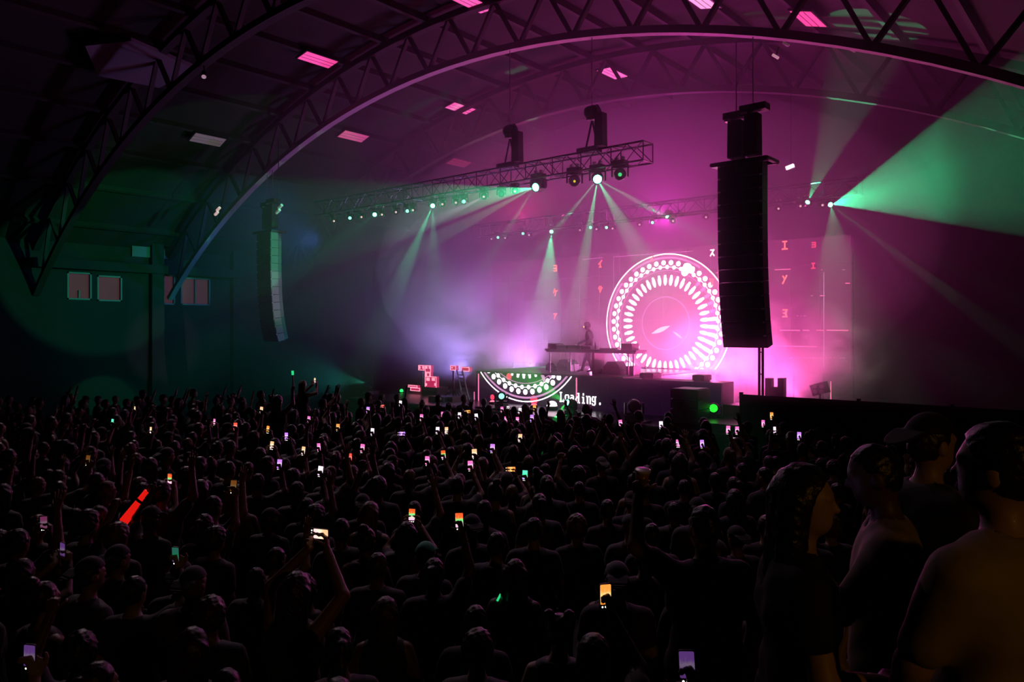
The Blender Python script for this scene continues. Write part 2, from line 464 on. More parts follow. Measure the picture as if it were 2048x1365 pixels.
def emblem(Rr):
    W, Fa, Fi, Gl = MB(), MB(), MB(), MB()
    ring(W, .986 * Rr, 1.0 * Rr, 120)
    ring(Fa, .925 * Rr, .955 * Rr, 60, R(55), R(125)); ring(Fa, .925 * Rr, .95 * Rr, 60, R(140), R(215)); ring(Fa, .93 * Rr, .955 * Rr, 80, R(-140), R(10))
    ring(W, .803 * Rr, .810 * Rr, 96); ring(Fa, .752 * Rr, .762 * Rr, 96); ring(Fa, .372 * Rr, .384 * Rr, 64)
    for i in range(46):
        t = R(90) + 2 * math.pi * i / 46 + .03
        disc(W, .868 * Rr * math.cos(t), .868 * Rr * math.sin(t), .036 * Rr)
        t2 = t + math.pi / 46
        disc(W, .806 * Rr * math.cos(t2), .806 * Rr * math.sin(t2), .029 * Rr, 12)
    for i in range(42):
        t = 2 * math.pi * (i + .5) / 42
        poly_at(W, [(u * Rr, v * Rr) for u, v in BUL], t, .615 * Rr)
        a = math.degrees(t)
        if a < 12 or a > 292:
            poly_at(W if a > 318 or a < 5 else Fa, [(-.085 * Rr, -.026 * Rr), (.045 * Rr, -.026 * Rr), (.045 * Rr, .024 * Rr), (-.085 * Rr, .024 * Rr)], t, .765 * Rr)
        elif a < 52:
            poly_at(Fa, [(-.06 * Rr, -.022 * Rr), (.045 * Rr, -.022 * Rr), (.045 * Rr, .022 * Rr), (-.06 * Rr, .022 * Rr)], t, .765 * Rr)
    disc(Fi, 0, 0, .985 * Rr, 64, .006)
    return W, Fa, Fi, Gl
def clip(o, z0, z1):
    """keep only what falls on the display (local z range)"""
    bm = bmesh.new(); bm.from_mesh(o.data)
    for co, no in (((0, 0, z0), (0, 0, -1)), ((0, 0, z1), (0, 0, 1))):
        bmesh.ops.bisect_plane(bm, geom=bm.verts[:] + bm.edges[:] + bm.faces[:], plane_co=co, plane_no=no, clear_outer=True)
    bm.to_mesh(o.data); bm.free()
SC = AY(1330.7, 647, YS); ER = 2.6
SZ0, SZ1 = 2.32, 6.75
scr = thing('led_wall', 'large upstage LED wall showing a glowing white ring of dots and bullets', 'screen', (SC.x, YS, 0))
LX0, LX1 = XY(985, YS) - SC.x, XY(1702, YS) - SC.x
npx, npz = 16, 5
w, h = (LX1 - LX0) / npx, (SZ1 - SZ0) / npz
SCRB = mat('led_wall_black', (.02, .012, .018), .4, em=(.9, .10, .45), est=.10)
pm = MB().box2((.004, 0, .004), (w - .004, .08, h - .004)).mesh('display_panel', SCRB)
for i in range(npx):
    for j in range(npz): inst('display_panel', pm, scr, (LX0 + i * w, 0, SZ0 + j * h))
fr = MB()
for i in range(npx + 1): fr.bar((LX0 + i * w, .3, ZST), (LX0 + i * w, .3, SZ1), .025, 5)
for j in range(npz + 1): fr.bar((LX0, .3, SZ0 + j * h), (LX1, .3, SZ0 + j * h), .02, 5)
fr.build('support_frame', BLACKM, scr)
for g, m, nm, y in zip(emblem(ER), (LINEM, FAINTM, FILLM, GLOWM), ('emblem_lines', 'emblem_band', 'emblem_fill', 'flare'), (-.012, -.010, -.006, -.014)):
    if not g.v: continue
    o = g.build(nm, m, scr, loc=(0, y, SC.z)); clip(o, SZ0 - SC.z, SZ1 - SC.z)
fl2 = MB()
def slash(g, x0, z0, x1, z1, wd, y=0, n=9):
    a, b = Vector((x0, y, z0)), Vector((x1, y, z1)); d = (b - a); nn = Vector((-d.z, 0, d.x)).normalized()
    L = [a + d * (i / n) + nn * wd * math.sin(math.pi * i / n) for i in range(n + 1)]; Rr = [a + d * (i / n) - nn * wd * math.sin(math.pi * i / n) for i in range(n, -1, -1)]
    g.add(L + Rr, [tuple(range(len(L + Rr)))])
def sxz(px, py, Y=YS, ox=None):
    p = AY(px, py, Y); return p.x - (SC.x if ox is None else ox), p.z
a, b = sxz(1303, 668), sxz(1341, 652); slash(fl2, a[0], a[1], b[0], b[1], .085)
a, b = sxz(1346, 663), sxz(1366, 678); slash(fl2, a[0], a[1], b[0], b[1], .04)
fl2.build('flare', GLOWM, scr, loc=(0, -.016, 0))
fl3 = MB(); disc(fl3, *sxz(1375, 537), .19, 16); disc(fl3, *sxz(1370, 545), .14, 16, -.001); disc(fl3, *sxz(1384, 540), .12, 12, -.002)
fl3.build('hot_flare', LINEM, scr, loc=(0, -.017, 0))
# katakana-like red glyphs, as strokes on a unit square
GL = {'yo': [(.1, .95, .9, .95), (.9, .95, .9, .05), (.1, .5, .9, .5), (.1, .05, .9, .05)], 'ke': [(.35, 1, .1, .45), (.3, .72, 1, .72), (.72, .72, .45, 0)],
      'a': [(.05, .92, .9, .92), (.9, .92, .55, .55), (.45, .72, .3, .05)], 'i': [(.85, .95, .1, .45), (.5, .7, .5, 0), (.3, 0, .7, 0)], 'sa': [(.0, .7, 1, .7), (.28, 1, .28, .4), (.72, 1, .72, .45), (.72, .45, .4, 0)],
      'su': [(.15, .95, .85, .95), (.85, .95, .1, .05), (.5, .45, .9, .05)], 'e': [(.2, 1, .8, 1), (.5, 1, .5, 0), (.1, 0, .9, 0)], 'no': [(.8, 1, .15, .05), (.2, .95, .4, .7)], 'ro': [(.2, .95, .85, .95), (.85, .95, .6, .5), (.3, .52, .75, .52), (.6, .5, .85, .05), (.85, .05, .15, .05)], 'v': [(.1, 1, .5, 0), (.9, 1, .5, 0), (.1, 1, .9, 1)]}
def glyph(g, key, x, z, s, wd):
    for x0, z0, x1, z1 in GL[key]:
        a, b = Vector((x + (x0 - .5) * s * .75, 0, z + (z0 - .5) * s)), Vector((x + (x1 - .5) * s * .75, 0, z + (z1 - .5) * s))
        d = (b - a).normalized() * wd / 2; nn = Vector((-d.z, 0, d.x))
        g.add([a - d - nn, b + d - nn, b + d + nn, a - d + nn], [(0, 1, 2, 3)])
for key, px, py, s, m in (('yo', 1111, 537, .24, REDM), ('ke', 1111, 585, .27, REDM), ('a', 1111, 633, .24, REDM), ('i', 1201, 528, .26, REDM), ('sa', 1201, 579, .22, REDM),
                          ('su', 1425, 506, .22, mat('screen_pale', (.1, .1, .1), .5, em=(1, .75, .75), est=3)), ('v', 1424, 565, .22, REDM), ('i', 1305, 517, .2, REDM), ('e', 1570, 491, .25, REDM), ('no', 1570, 560, .26, REDM), ('ro', 1570, 627, .25, REDM),
                          ('yo', 1628, 490, .16, REDD), ('e', 1627, 532, .16, REDD)):
    g = MB(); x, z = sxz(px, py); glyph(g, key, x, z, s, .045); g.build('glyph', m, scr, loc=(0, -.02, 0))
def seg(g, x0, y0, x1, y1, wd):
    a, b = sxz(x0, y0), sxz(x1, y1); a, b = Vector((a[0], 0, a[1])), Vector((b[0], 0, b[1]))
    d = (b - a).normalized() * wd / 2; nn = Vector((-d.z, 0, d.x)); g.add([a - nn, b - nn, b + nn, a + nn], [(0, 1, 2, 3)])
g = MB()
for x0, x1, y in ((1560, 1600, 661), (1606, 1619, 661), (1633, 1647, 661), (1653, 1697, 661)): seg(g, x0, y, x1, y + .3, .03)
seg(g, 1430, 690.6, 1634, 694, .028); seg(g, 1691, 567, 1700, 567, .025); seg(g, 1640, 592, 1647, 592, .02); seg(g, 1550, 540, 1582, 538.6, .022)
seg(g, 1438, 492, 1436.5, 595, .022); seg(g, 1432, 546, 1446, 545, .02); seg(g, 1662, 763, 1662, 800, .04)
g.build('line_graphic', PNKL, scr, loc=(0, -.02, 0))
g = MB()
rr = random.Random(3)
for y in (540, 592, 632, 716, 717, 725): 
    x = 1580
    while x < 1697:
        l = rr.uniform(1.5, 7)
        if rr.random() < (.75 if y in (716, 717) else .22): seg(g, x, y, min(1699, x + l), y, .018)
        x += l + rr.uniform(2, 7)
for x in (1648,): seg(g, x, 545, x, 735, .018)
seg(g, 1228, 514, 1386, 502.5, .016); seg(g, 1228, 513, 1228, 585, .014); seg(g, 1166, 519.5, 1206, 515.6, .02)
g.build('line_graphic', FAINTM, scr, loc=(0, -.018, 0))

# ---- riser front display: lower slice of the same emblem, red verticals, the loading text
EC = AY(1048, 651, YRF)
disp = []
for g, m, nm, y in zip(emblem(ER), (LINEM, FAINTM, FILLM, GLOWM), ('emblem_lines', 'emblem_band', 'emblem_fill', 'flare'), (-.012, -.010, -.006, -.014)):
    if not g.v or nm == 'emblem_fill': continue
    o = g.build(nm, m, riser, loc=(EC.x, YRF + y, EC.z)); clip(o, ZST + .03 - EC.z, ZR - .02 - EC.z)
def rseg(g, x0, y0, x1, y1, wd):
    a, b = AY(x0, y0, YRF), AY(x1, y1, YRF); a.y = b.y = 0
    d = (b - a).normalized() * wd / 2; nn = Vector((-d.z, 0, d.x)); g.add([a - nn, b - nn, b + nn, a + nn], [(0, 1, 2, 3)])
g = MB(); rseg(g, 957.5, 748, 957.5, 802, .05); rseg(g, 949, 784, 949, 800, .035); rseg(g, 1153.4, 756, 1153.4, 815, .05)
g.build('line_graphic', PNKL, riser, loc=(0, YRF - .014, 0))
g = MB()
for px, py, r in ((985, 795, .10), (1068, 801, .16), (1018, 754, .12)): p = AY(px, py, YRF); disc(g, p.x, p.z, r, 18)
g.build('flare', REDD, riser, loc=(0, YRF - .009, 0))
FONT = {'L': ['11110000', '01100000', '01100000', '01100000', '01100000', '01100000', '01100010', '01100110', '11111110'],
        'o': ['00000000', '00000000', '01111100', '11000110', '11000110', '11000110', '11000110', '11000110', '01111100'],
        'a': ['00000000', '00000000', '01111000', '00001100', '01111100', '11001100', '11001100', '11001100', '01110110'],
        'd': ['00011100', '00001100', '00001100', '00111100', '01101100', '11001100', '11001100', '11001100', '01110110'],
        'i': ['00011000', '00011000', '00000000', '00111000', '00011000', '00011000', '00011000', '00011000', '00111100'],
        'n': ['00000000', '00000000', '11011100', '01100110', '01100110', '01100110', '01100110', '01100110', '01100110'],
        'g': ['00000000', '00000000', '01110110', '11001100', '11001100', '11001100', '01111100', '00001100', '11001100', '01111000'],
        '.': ['00000000', '00000000', '00000000', '00000000', '00000000', '00000000', '00000000', '00011000', '00011000']}
t0, t1 = AY(1119.5, 784, YRF), AY(1206, 803, YRF)
cw = (t1.x - t0.x) / 8; ph = .33 / 9.0
TXT = mat('screen_text', (.2, .2, .2), .5, em=(1, .9, 1), est=2.6)
for k, ch in enumerate('Loading.'):
    g = MB()
    for r_, row in enumerate(FONT[ch]):
        c = 0
        while c < 8:
            if row[c] == '1':
                e = c
                while e < 8 and row[e] == '1': e += 1
                x0, x1 = t0.x + cw * (k + c / 8), t0.x + cw * (k + e / 8)
                z1 = t0.z - r_ * ph; g.add([(x0, 0, z1 - ph), (x1, 0, z1 - ph), (x1, 0, z1), (x0, 0, z1)], [(0, 1, 2, 3)])
                c = e
            else: c += 1
    g.build('letter', TXT, riser, loc=(0, YRF - .014, 0))

# ------------------------------------------------------------------ trusses
def box_truss(name, label, x0, x1, Y, Z, sz=.5, bay=.5):
    t = thing(name, label, 'truss', (x0, Y, Z))
    L = x1 - x0; hs = sz / 2
    ch = MB().bar((0, 0, 0), (L, 0, 0), .028, 8).mesh('chord', BLACKM)
    for y in (-hs, hs):
        for z in (-hs, hs): inst('chord', ch, t, (0, y, z))
    dg = MB().bar((0, 0, -hs), (bay, 0, hs), .014, 5).mesh('brace', BLACKM)
    dh = MB().bar((0, -hs, 0), (bay, hs, 0), .014, 5).mesh('brace', BLACKM)
    st = MB().bar((0, 0, -hs), (0, 0, hs), .016, 5).mesh('brace', BLACKM)
    sh = MB().bar((0, -hs, 0), (0, hs, 0), .016, 5).mesh('brace', BLACKM)
    n = int(L / bay)
    for i in range(n + 1):
        x = L - i * bay
        for s in (-hs, hs):
            if i % 2 == 0:
                inst('brace', st, t, (x, s, 0)); inst('brace', sh, t, (x, 0, s))
            if i < n:
                M = Matrix.Translation((x - (bay if i % 2 else 0), s, 0)) @ Matrix.Scale(-1 if i % 2 == 0 else 1, 4, (1, 0, 0))
                inst('brace', dg, t, M=M)
                inst('brace', dh, t, M=Matrix.Translation((x - (bay if i % 2 else 0), 0, s)) @ Matrix.Scale(-1 if i % 2 == 0 else 1, 4, (1, 0, 0)))
    return t
ZT = 8.45
TX0, TX1 = XY(640, YF), XY(1296, YF)
box_truss('lighting_truss', 'black box truss hung over the stage front with moving heads underneath', TX0, TX1, YF, ZT)
T2X0, T2X1 = XY(950, YT2), XY(1720, YT2)
ZT2 = 8.1
box_truss('lighting_truss', 'hazy rear box truss above the LED wall with small fixtures', T2X0, T2X1, YT2, ZT2)
# hoists carrying the front truss
def hoist(name, label, px, Y, zb, top, h=.95, bag=True, group=None):
    x = XY(px, Y); t = thing(name, label, 'hoist', (x, Y, zb), 0, group)
    MB().box2((-.13, -.14, 0), (.55, .14, .16)).build('mounting_plate', BLACKM, t)
    MB().bar((.10, 0, .15), (.30, 0, h * .78), .028, 6).build('sling', BLACK, t)
    MB().bar((.50, 0, .15), (.32, 0, h * .78), .028, 6).build('sling', BLACK, t)
    g = MB(); g.lathe([(.05, -.17), (.16, -.16), (.18, -.08), (.18, .1), (.15, .18), (.06, .2)], 14, Matrix.Translation((.30, 0, h)) @ Matrix.Rotation(R(90), 4, 'Y'))
    g.box2((.18, -.1, h - .22), (.40, .1, h - .06)); g.build('motor', BLACKM, t, True)
    if bag:
        g = MB(); g.box((.60, 0, h * .52), (.27, .26, h * .80), taper=.92); g.build('chain_bag', CLOTHB, t)
        MB().tube([(.36, 0, h + .12), (.48, 0, h + .16), (.58, 0, h + .02), (.60, 0, h * .9)], .03, 6).build('chain_guide', BLACK, t)
    MB().bar((.30, 0, h + .15), (.30, 0, top - zb), .014, 5).build('chain', STEEL, t)
    return t
hoist('chain_hoist', 'black chain hoist with bag on the truss above the paired moving heads', 1166, YF, ZT + .25, arc_z(XY(1180, YF)) - .05, 1.15)
hoist('chain_hoist', 'hazy chain hoist further along the front truss', 1005, YF, ZT + .25, arc_z(XY(1015, YF)) - .05, 1.15)

# ------------------------------------------------------------------ moving heads
GEM = mat('lens_green', (.05, .2, .1), .1, em=(.08, 1, .38), est=14, sampling='NONE')
GDIM = mat('lens_green_dim', (.02, .12, .06), .1, em=(.03, .8, .22), est=.9, sampling='NONE')
GDOT = mat('lens_green_pale', (.05, .2, .1), .1, em=(.25, 1, .62), est=2.2, sampling='NONE')
WHT = mat('lens_glint', (.5, .4, .45), .1, em=(1, .55, .62), est=.9, sampling='NONE')  # emission stands for pink reflections on the fixture barrels
DARKL = mat('lens_dark', (.03, .03, .035), .05)
YEL = mat('lens_yellow', (.2, .2, .02), .1, em=(.8, .75, .02), est=.8, sampling='NONE')
base_me = MB().box2((-.19, -.13, -.13), (.19, .13, 0)).box2((-.15, -.10, -.16), (.15, .10, -.13)).mesh('base', BLACKM)
clamp_me = MB().box2((-.03, -.03, 0), (.03, .03, .05)).bar((0, -.04, .07), (0, .04, .07), .045, 8).mesh('clamp', STEEL)
yk = MB().box2((-.23, -.07, -.205), (.23, .07, -.16))
for s in (-1, 1):
    yk.prism([(-.075, 0), (-.095, -.08), (-.095, -.20), (-.05, -.28), (.05, -.28), (.095, -.20), (.095, -.08), (.075, 0)], .045, Matrix.Translation((s * .215, 0, -.165)) @ Matrix.Rotation(R(90), 4, 'Z'))
yoke_me = yk.mesh('yoke', BLACKM)
hd = MB().lathe([(.06, -.21), (.13, -.20), (.165, -.13), (.17, .02), (.15, .06), (.155, .10), (.145, .19), (.125, .20), (.12, .165)], 18)
head_me = hd.mesh('head', mat('gloss_black', (.015, .015, .016), .22), True)
lens_g = MB().lathe([(.119, 0), (.10, .022), (.05, .036), (.01, .04)], 16)
LENS = {}
bezel_me = MB().lathe([(.122, 0), (.122, .008)], 16).mesh('bezel', DARKL)
LSC = {'lens_glint': .5, 'lens_yellow': .3, 'lens_green_dim': .45, 'lens_green_pale': .8}
def lens_me(m):
    if m.name not in LENS:
        k = LSC.get(m.name, 1.0); g = MB(); g.lathe([(.119 * k, 0), (.10 * k, .022 * k), (.05 * k, .036 * k), (.01, .04 * k)], 16); LENS[m.name] = g.mesh('lens', m, True)
    return LENS[m.name]
PIV = -.37
def moving_head(px, py, Y, aim, lens, label, group=None, hang=True, pos=None, size=1.0):
    """aim: world point the barrel looks at"""
    piv = AY(px, py, Y) if pos is None else Vector(pos)
    root = piv + Vector((0, 0, -PIV if hang else PIV)) * size
    t = thing('moving_head_light', label, 'stage light', root, 0, group)
    t.scale = (size,) * 3
    fl_ = Matrix.Identity(4) if hang else Matrix.Rotation(math.pi, 4, 'X')
    inst('base', base_me, t, M=fl_)
    if hang:
        for s in (-1, 1): inst('clamp', clamp_me, t, M=Matrix.Translation((s * .1, 0, 0)))
    d = (Vector(aim) - piv).normalized()
    pan = math.atan2(d.y, d.x) - math.pi / 2
    inst('yoke', yoke_me, t, M=fl_ @ Matrix.Rotation(pan if hang else -pan, 4, 'Z'))
    M = Matrix.Translation((0, 0, PIV if hang else -PIV)) @ d.to_track_quat('Z', 'Y').to_matrix().to_4x4()
    h = inst('head', head_me, t, M=M)
    inst('lens', lens_me(lens), h, M=Matrix.Translation((0, 0, .168)))
    if LSC.get(lens.name, 1) < 1: inst('bezel', bezel_me, h, M=Matrix.Translation((0, 0, .160)))
    return piv + d * (.27 * size), d
toward = lambda px, py, D: AD(px, py, D)
L1, _ = moving_head(1240, 349, YF, AD(1235, 420, 8), GDIM, 'moving head at the open end of the hanging truss with dim green lens')
L2, _ = moving_head(1195, 357, YF, AD(1190, 640, 9), GEM, 'moving head on the truss throwing three green beams downward')
L3, _ = moving_head(1149, 362, YF, AD(1140, 560, 8), YEL, 'unlit moving head on the truss with small yellow glint, between two others')
L4, _ = moving_head(1077, 373, YF, AY(960, 410, 14.5), GEM, 'moving head on the truss throwing a wide green beam sideways')
FT = []   # smaller fixtures further along the front truss
for i, (px, py, lens, tx, ty) in enumerate([(1030, 382, WHT, 1000, 470), (1003, 388, DARKL, 960, 440), (968, 393, WHT, 930, 460), (928, 403, GDOT, 900, 440), (912, 405, WHT, 890, 470), (885, 408, WHT, 860, 470), (866, 411, GEM, 820, 470),
                                      (826, 420, WHT, 810, 480), (815, 422, GDOT, 790, 460), (792, 424, WHT, 780, 480), (764, 429, WHT, 750, 480), (750, 429, GEM, 700, 470), (723, 434, WHT, 712, 480), (700, 436, GDOT, 680, 470), (668, 442, WHT, 655, 490)]):
    nm = {'lens_green': 'glaring green', 'lens_green_pale': 'steady green', 'lens_glint': 'pale', 'lens_dark': 'dark'}[lens.name]
    FT.append(moving_head(px, py, YF + .05, AY(tx, ty, 13), lens, 'small truss light with %s lens, %s along the truss past the wide green beam' % (nm, ordinal(i)), 'front truss lights', size=.62)[0])
RT = []
for i, (px, py, lens, tx, ty) in enumerate([(983, 478, WHT, 960, 520), (996, 475, GDOT, 980, 510), (1010, 476, WHT, 1000, 520), (1046, 467, GDOT, 1030, 510), (1058, 470, WHT, 1050, 520), (1103, 463, GEM, 1098, 540), (1160, 460, WHT, 1150, 520), (1181, 455, GDOT, 1170, 500), (1193, 458, WHT, 1190, 520),
                                      (1213, 455, GDOT, 1200, 500), (1225, 457, WHT, 1220, 520), (1279, 449, WHT, 1276, 510), (1305, 445, GDOT, 1290, 500), (1338, 435, GEM, 1250, 392), (1346, 442, WHT, 1350, 500), (1412, 434, WHT, 1412, 500),
                                      (1557, 417, WHT, 1556, 480), (1601, 412, WHT, 1603, 470), (1613, 408, GEM, 1690, 300), (1645, 410, WHT, 1650, 470), (1659, 409, GEM, 1720, 430)]):
    nm = {'lens_green': 'glaring green', 'lens_green_pale': 'steady green', 'lens_glint': 'pale'}[lens.name]
    wh = 'counting from the dark side' if i < 16 else 'beyond the black speaker'
    k = i if i < 16 else i - 16
    aim = AY(tx, ty, 18) if not (lens is GEM and px > 1300) else AY(tx, ty, 22)
    RT.append(moving_head(px, py, YT2, aim, lens, 'rear truss light with %s lens, %s %s' % (nm, ordinal(k), wh), 'rear truss lights', size=.6)[0])
S1, _ = moving_head(1003, 793, 18.0, AD(990, 760, 6), GDOT, 'squat moving head on a case at the stage lip with green lens', hang=False, size=.95)
S2, _ = moving_head(1142, 808, 18.0, AY(1075, 790, 16.8), GEM, 'stage floor moving head throwing saturated green across the display', hang=False, size=.85)
S3, _ = moving_head(1268, 812, 17.7, AY(1240, 780, 20), DARKL, 'unlit black moving head tilted back on the stage lip', hang=False, size=1.1)
S4, _ = moving_head(1427, 817, 18.6, AD(1427, 820, 8), mat('lens_leaf_green', (.02, .2, .02), .1, em=(.02, 1, .03), est=1.6, sampling='NONE'), 'moving head with round leaf green lens beside the speaker stack', hang=False, size=.9)
S5, _ = moving_head(738, 774, 20.0, AY(640, 655, 19.0), GEM, 'floor spotlight at the dark stage end beaming up at an angle', hang=False, size=.8)
S6, _ = moving_head(803, 782, 20.5, AD(800, 778, 8), mat('lens_vivid_green', (.02, .2, .02), .1, em=(.02, 1, .15), est=2.0, sampling='NONE'), 'small floor light with vivid green lens beside the pink blocks', hang=False, size=.6)
# support legs / cases below the floor fixtures
def case_under(px, Y, piv_py, size, w, d, label, name='flight_case', cat='case'):
    p = AY(px, piv_py, Y); zb = p.z + PIV * size
    t = thing(name, label, cat, (p.x, Y, ZST))
    hh = zb - ZST
    MB().box2((-w / 2, -d / 2, .0), (w / 2, d / 2, hh)).build('body', BLACK, t)
    for s in (-1, 1):
        MB().box2((s * w / 2 - .02, -d / 2 - .008, 0), (s * w / 2 + .02, d / 2 + .008, hh)).build('corner_trim', ALU, t)
    MB().box2((-.1, -d / 2 - .02, hh * .5 - .03), (.1, -d / 2 - .005, hh * .5 + .03)).build('latch', STEEL, t)

# beams thrown by the lit heads
def beam(p, target, power, ang, blend=.15, col=GRN, size=.012):
    d = (Vector(target) - Vector(p)).normalized()
    spot('beam_lamp', Vector(p) + d * .06, target, col, power, ang, blend, size)
GP = 1.5
beam(L2, AY(1110, 462, 17.2), 4800 * GP, 6); beam(L2, AY(1178, 460, 17.0), 4800 * GP, 9); beam(L2, AY(1340, 437, 18.8), 4800 * GP, 6); beam(L2, AY(1230, 420, 17.2), 1600 * GP, 16, .5)
beam(L4, AY(955, 395, 17.0), 8500 * GP, 22, .2); beam(L4, AY(960, 432, 17.0), 5500 * GP, 8); beam(L4, AY(1022, 450, 17.0), 2240 * GP, 7)
beam(FT[6], AY(790, 409, 17.2), 1600 * GP, 7); beam(FT[6], AY(825, 505, 17.0), 2880 * GP, 13, .3); beam(FT[6], AY(868, 505, 17.2), 640 * GP, 16, .5)
beam(FT[11], AY(700, 425, 17.2), 1120 * GP, 14, .3); beam(FT[11], AY(695, 470, 17.2), 1280 * GP, 12, .3)
R5, R13, R18, R20 = RT[5], RT[13], RT[18], RT[20]
beam(R5, AY(1195, 372, 23.8), 2880 * GP, 7); beam(R5, AY(1075, 330, 23.8), 2240 * GP, 12, .4); beam(R5, AY(1097, 560, 24.0), 4800 * GP, 30, .6); beam(R5, AY(1040, 440, 24.0), 1280 * GP, 14, .4)
beam(R13, AY(1230, 388, 23.9), 3200 * GP, 14, .3)
beam(R18, AY(1676, 250, 23.7), 2300 * GP, 30, .1); beam(R18, AY(1800, 292, 23.5), 1800 * GP, 5)
beam(R20, AY(1830, 365, 23.3), 5200 * GP, 44, .08); beam(R20, AY(1900, 588, 23.2), 2600 * GP, 4.5); beam(R20, AY(1680, 560, 23.8), 650 * GP, 42, .5); beam(R20, AY(1790, 475, 23.6), 700 * GP, 3)
beam(S5, AY(640, 655, 19.7), 900 * GP, 5, .2, (.05, .9, .6)); beam(S5, AY(655, 655, 19.7), 700 * GP, 3, .2, (.05, .9, .7)); beam(S5, AY(600, 745, 19.0), 600 * GP, 40, .7, (.03, .9, .6))
beam(S2, AY(1085, 775, 17.8), 2600 * GP, 34, .15, (.02, 1, .08)); beam(S2, AY(1112, 845, 17.3), 1600 * GP, 26, .15, (.02, 1, .08))
spot('beam_lamp', FT[2] + Vector((0, -.1, -.05)), AY(545, 590, 17.3), (.9, .62, .95), 4500, 11, .5, .03)  # added lilac spot, put in to brighten the far line array
# added fill lamps with invented housings on the middle roof truss, brightening the crowd
for X_, tgt, c_, w_, a_, lb in ((-22.5, AD(330, 860, 14), (1, .7, .82), 950, 56, 'added fill lamp on the middle roof truss near the window side'), (-14.5, AD(800, 1000, 8.5), (1, .62, .85), 230, 66, 'added fill lamp on the middle roof truss near its crown'), (-7.5, AD(1350, 900, 8.5), (1, .6, .85), 200, 62, 'added fill lamp on the middle roof truss near the barrier side')):
    p_ = Vector((X_, 11.6, arc_z(X_) - .38)); d_ = (tgt - p_).normalized()
    t = thing('clamp_lamp', lb, 'lamp', p_)
    MB().bar(-d_ * .14, d_ * .12, .085, 12).build('barrel', BLACKM, t, True)
    MB().bar(d_ * .12, d_ * .125, .07, 12).build('lens', mat('soft_lens', (.3, .2, .25), .3, em=(1, .6, .8), est=.3, sampling='NONE'), t)
    MB().bar((0, 0, 0), (0, 0, .32), .02, 5).build('bracket', BLACKM, t)
    spot('crowd_fill', p_ + d_ * .16, tgt, c_, w_, a_, .9, .05)
case_under(1003, 18.0, 793, .95, 1.6, .7, 'long black flight case on the stage lip under the squat green light')
case_under(1142, 18.0, 808, .85, .6, .6, 'black case under the saturated green floor light')
case_under(1268, 17.7, 812, 1.1, .7, .6, 'black case under the unlit tilted moving head')
case_under(1427, 18.6, 817, .9, .6, .5, 'black case under the leaf green light')
case_under(738, 20.0, 774, .8, .6, .5, 'tall dark case holding the angled floor spotlight')
case_under(803, 20.5, 782, .6, .5, .5, 'dark case holding the vivid green floor light')

# ------------------------------------------------------------------ line arrays
GRILLE = mat('speaker_grille', (.016, .016, .018), .55, bump=.4, scale=60)
def line_array(label, pxc, pytop, pybot, Y, n, w, tilt, ztop_chain, grey=False):
    pt, pb = AY(pxc, pytop, Y), AY(pxc, pybot, Y)
    H = (pt.z - pb.z) / n * 1.02
    t = thing('line_array_speaker', label, 'loudspeaker', (pt.x, Y, pt.z))
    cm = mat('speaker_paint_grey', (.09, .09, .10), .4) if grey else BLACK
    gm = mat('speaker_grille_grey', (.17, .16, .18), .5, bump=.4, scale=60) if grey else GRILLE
    D = .58
    prof = [(-w / 2, -D * .5), (w / 2, -D * .5), (w / 2, D * .05), (w * .36, D * .5), (-w * .36, D * .5), (-w / 2, D * .05)]
    g = MB(); V = [(x, y, z) for z in (-H + .008, -.004) for x, y in prof]; k = len(prof)
    g.add(V, [tuple(range(k - 1, -1, -1)), tuple(range(k, 2 * k))] + [(i, (i + 1) % k, k + (i + 1) % k, k + i) for i in range(k)])
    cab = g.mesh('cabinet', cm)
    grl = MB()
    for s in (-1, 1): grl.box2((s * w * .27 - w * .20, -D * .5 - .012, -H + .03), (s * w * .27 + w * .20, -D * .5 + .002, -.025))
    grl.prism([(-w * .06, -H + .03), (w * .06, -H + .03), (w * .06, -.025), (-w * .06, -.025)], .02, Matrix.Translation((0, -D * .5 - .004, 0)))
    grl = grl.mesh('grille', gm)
    pin = MB().box2((-.03, -D * .5 - .02, -.02), (.03, -D * .5 + .02, .02)).mesh('pin', ALU)
    p = Vector((0, 0, -.12)); ang = 0.0
    for i in range(n):
        M = Matrix.Translation(p) @ Matrix.Rotation(ang, 4, 'X')
        c = inst('cabinet', cab, t, M=M); inst('grille', grl, c)
        for s in (-1, 1): inst('pin', pin, c, (s * (w / 2 - .04), 0, -.004))
        p = p + (Matrix.Rotation(ang, 3, 'X') @ Vector((0, 0, -H)))
        ang += R(tilt) * (i / n) ** 1.3 * 2 / n
    g = MB(); g.box2((-w * .62, -.38, -.13), (w * .62, -.26, -.03)).box2((-w * .62, .22, -.13), (w * .62, .34, -.03))
    for x in (-.6, -.2, .2, .6): g.box2((x * w - .05, -.38, -.11), (x * w + .05, .34, -.04))
    g.build('flying_frame', BLACKM, t)
    for s, hh in ((-1, 1.05), (1, 1.15)):
        e = MB(); x = s * .21
        e.box((x, 0, hh * .52), (.34, .30, hh * .86), taper=.95); e.build('chain_bag', CLOTHB, t)
        MB().box2((x - .28, -.16, hh), (x + .36, .16, hh + .16)).build('hoist_motor', BLACKM, t)
        MB().box2((x - .24, -.17, hh - .06), (x - .08, .17, hh)).build('hoist_bracket', mat('pink_metal', (.55, .45, .5), .35, .6), t)
        MB().bar((x, 0, hh + .1), (x, 0, ztop_chain - pt.z), .014, 5).build('chain', STEEL, t)
    return t
line_array('tall black line array speaker hanging in front of the LED wall', 1489, 322, 676, 17.55, 14, 1.12, 21, arc_z(XY(1497, 17.5)) - .05)
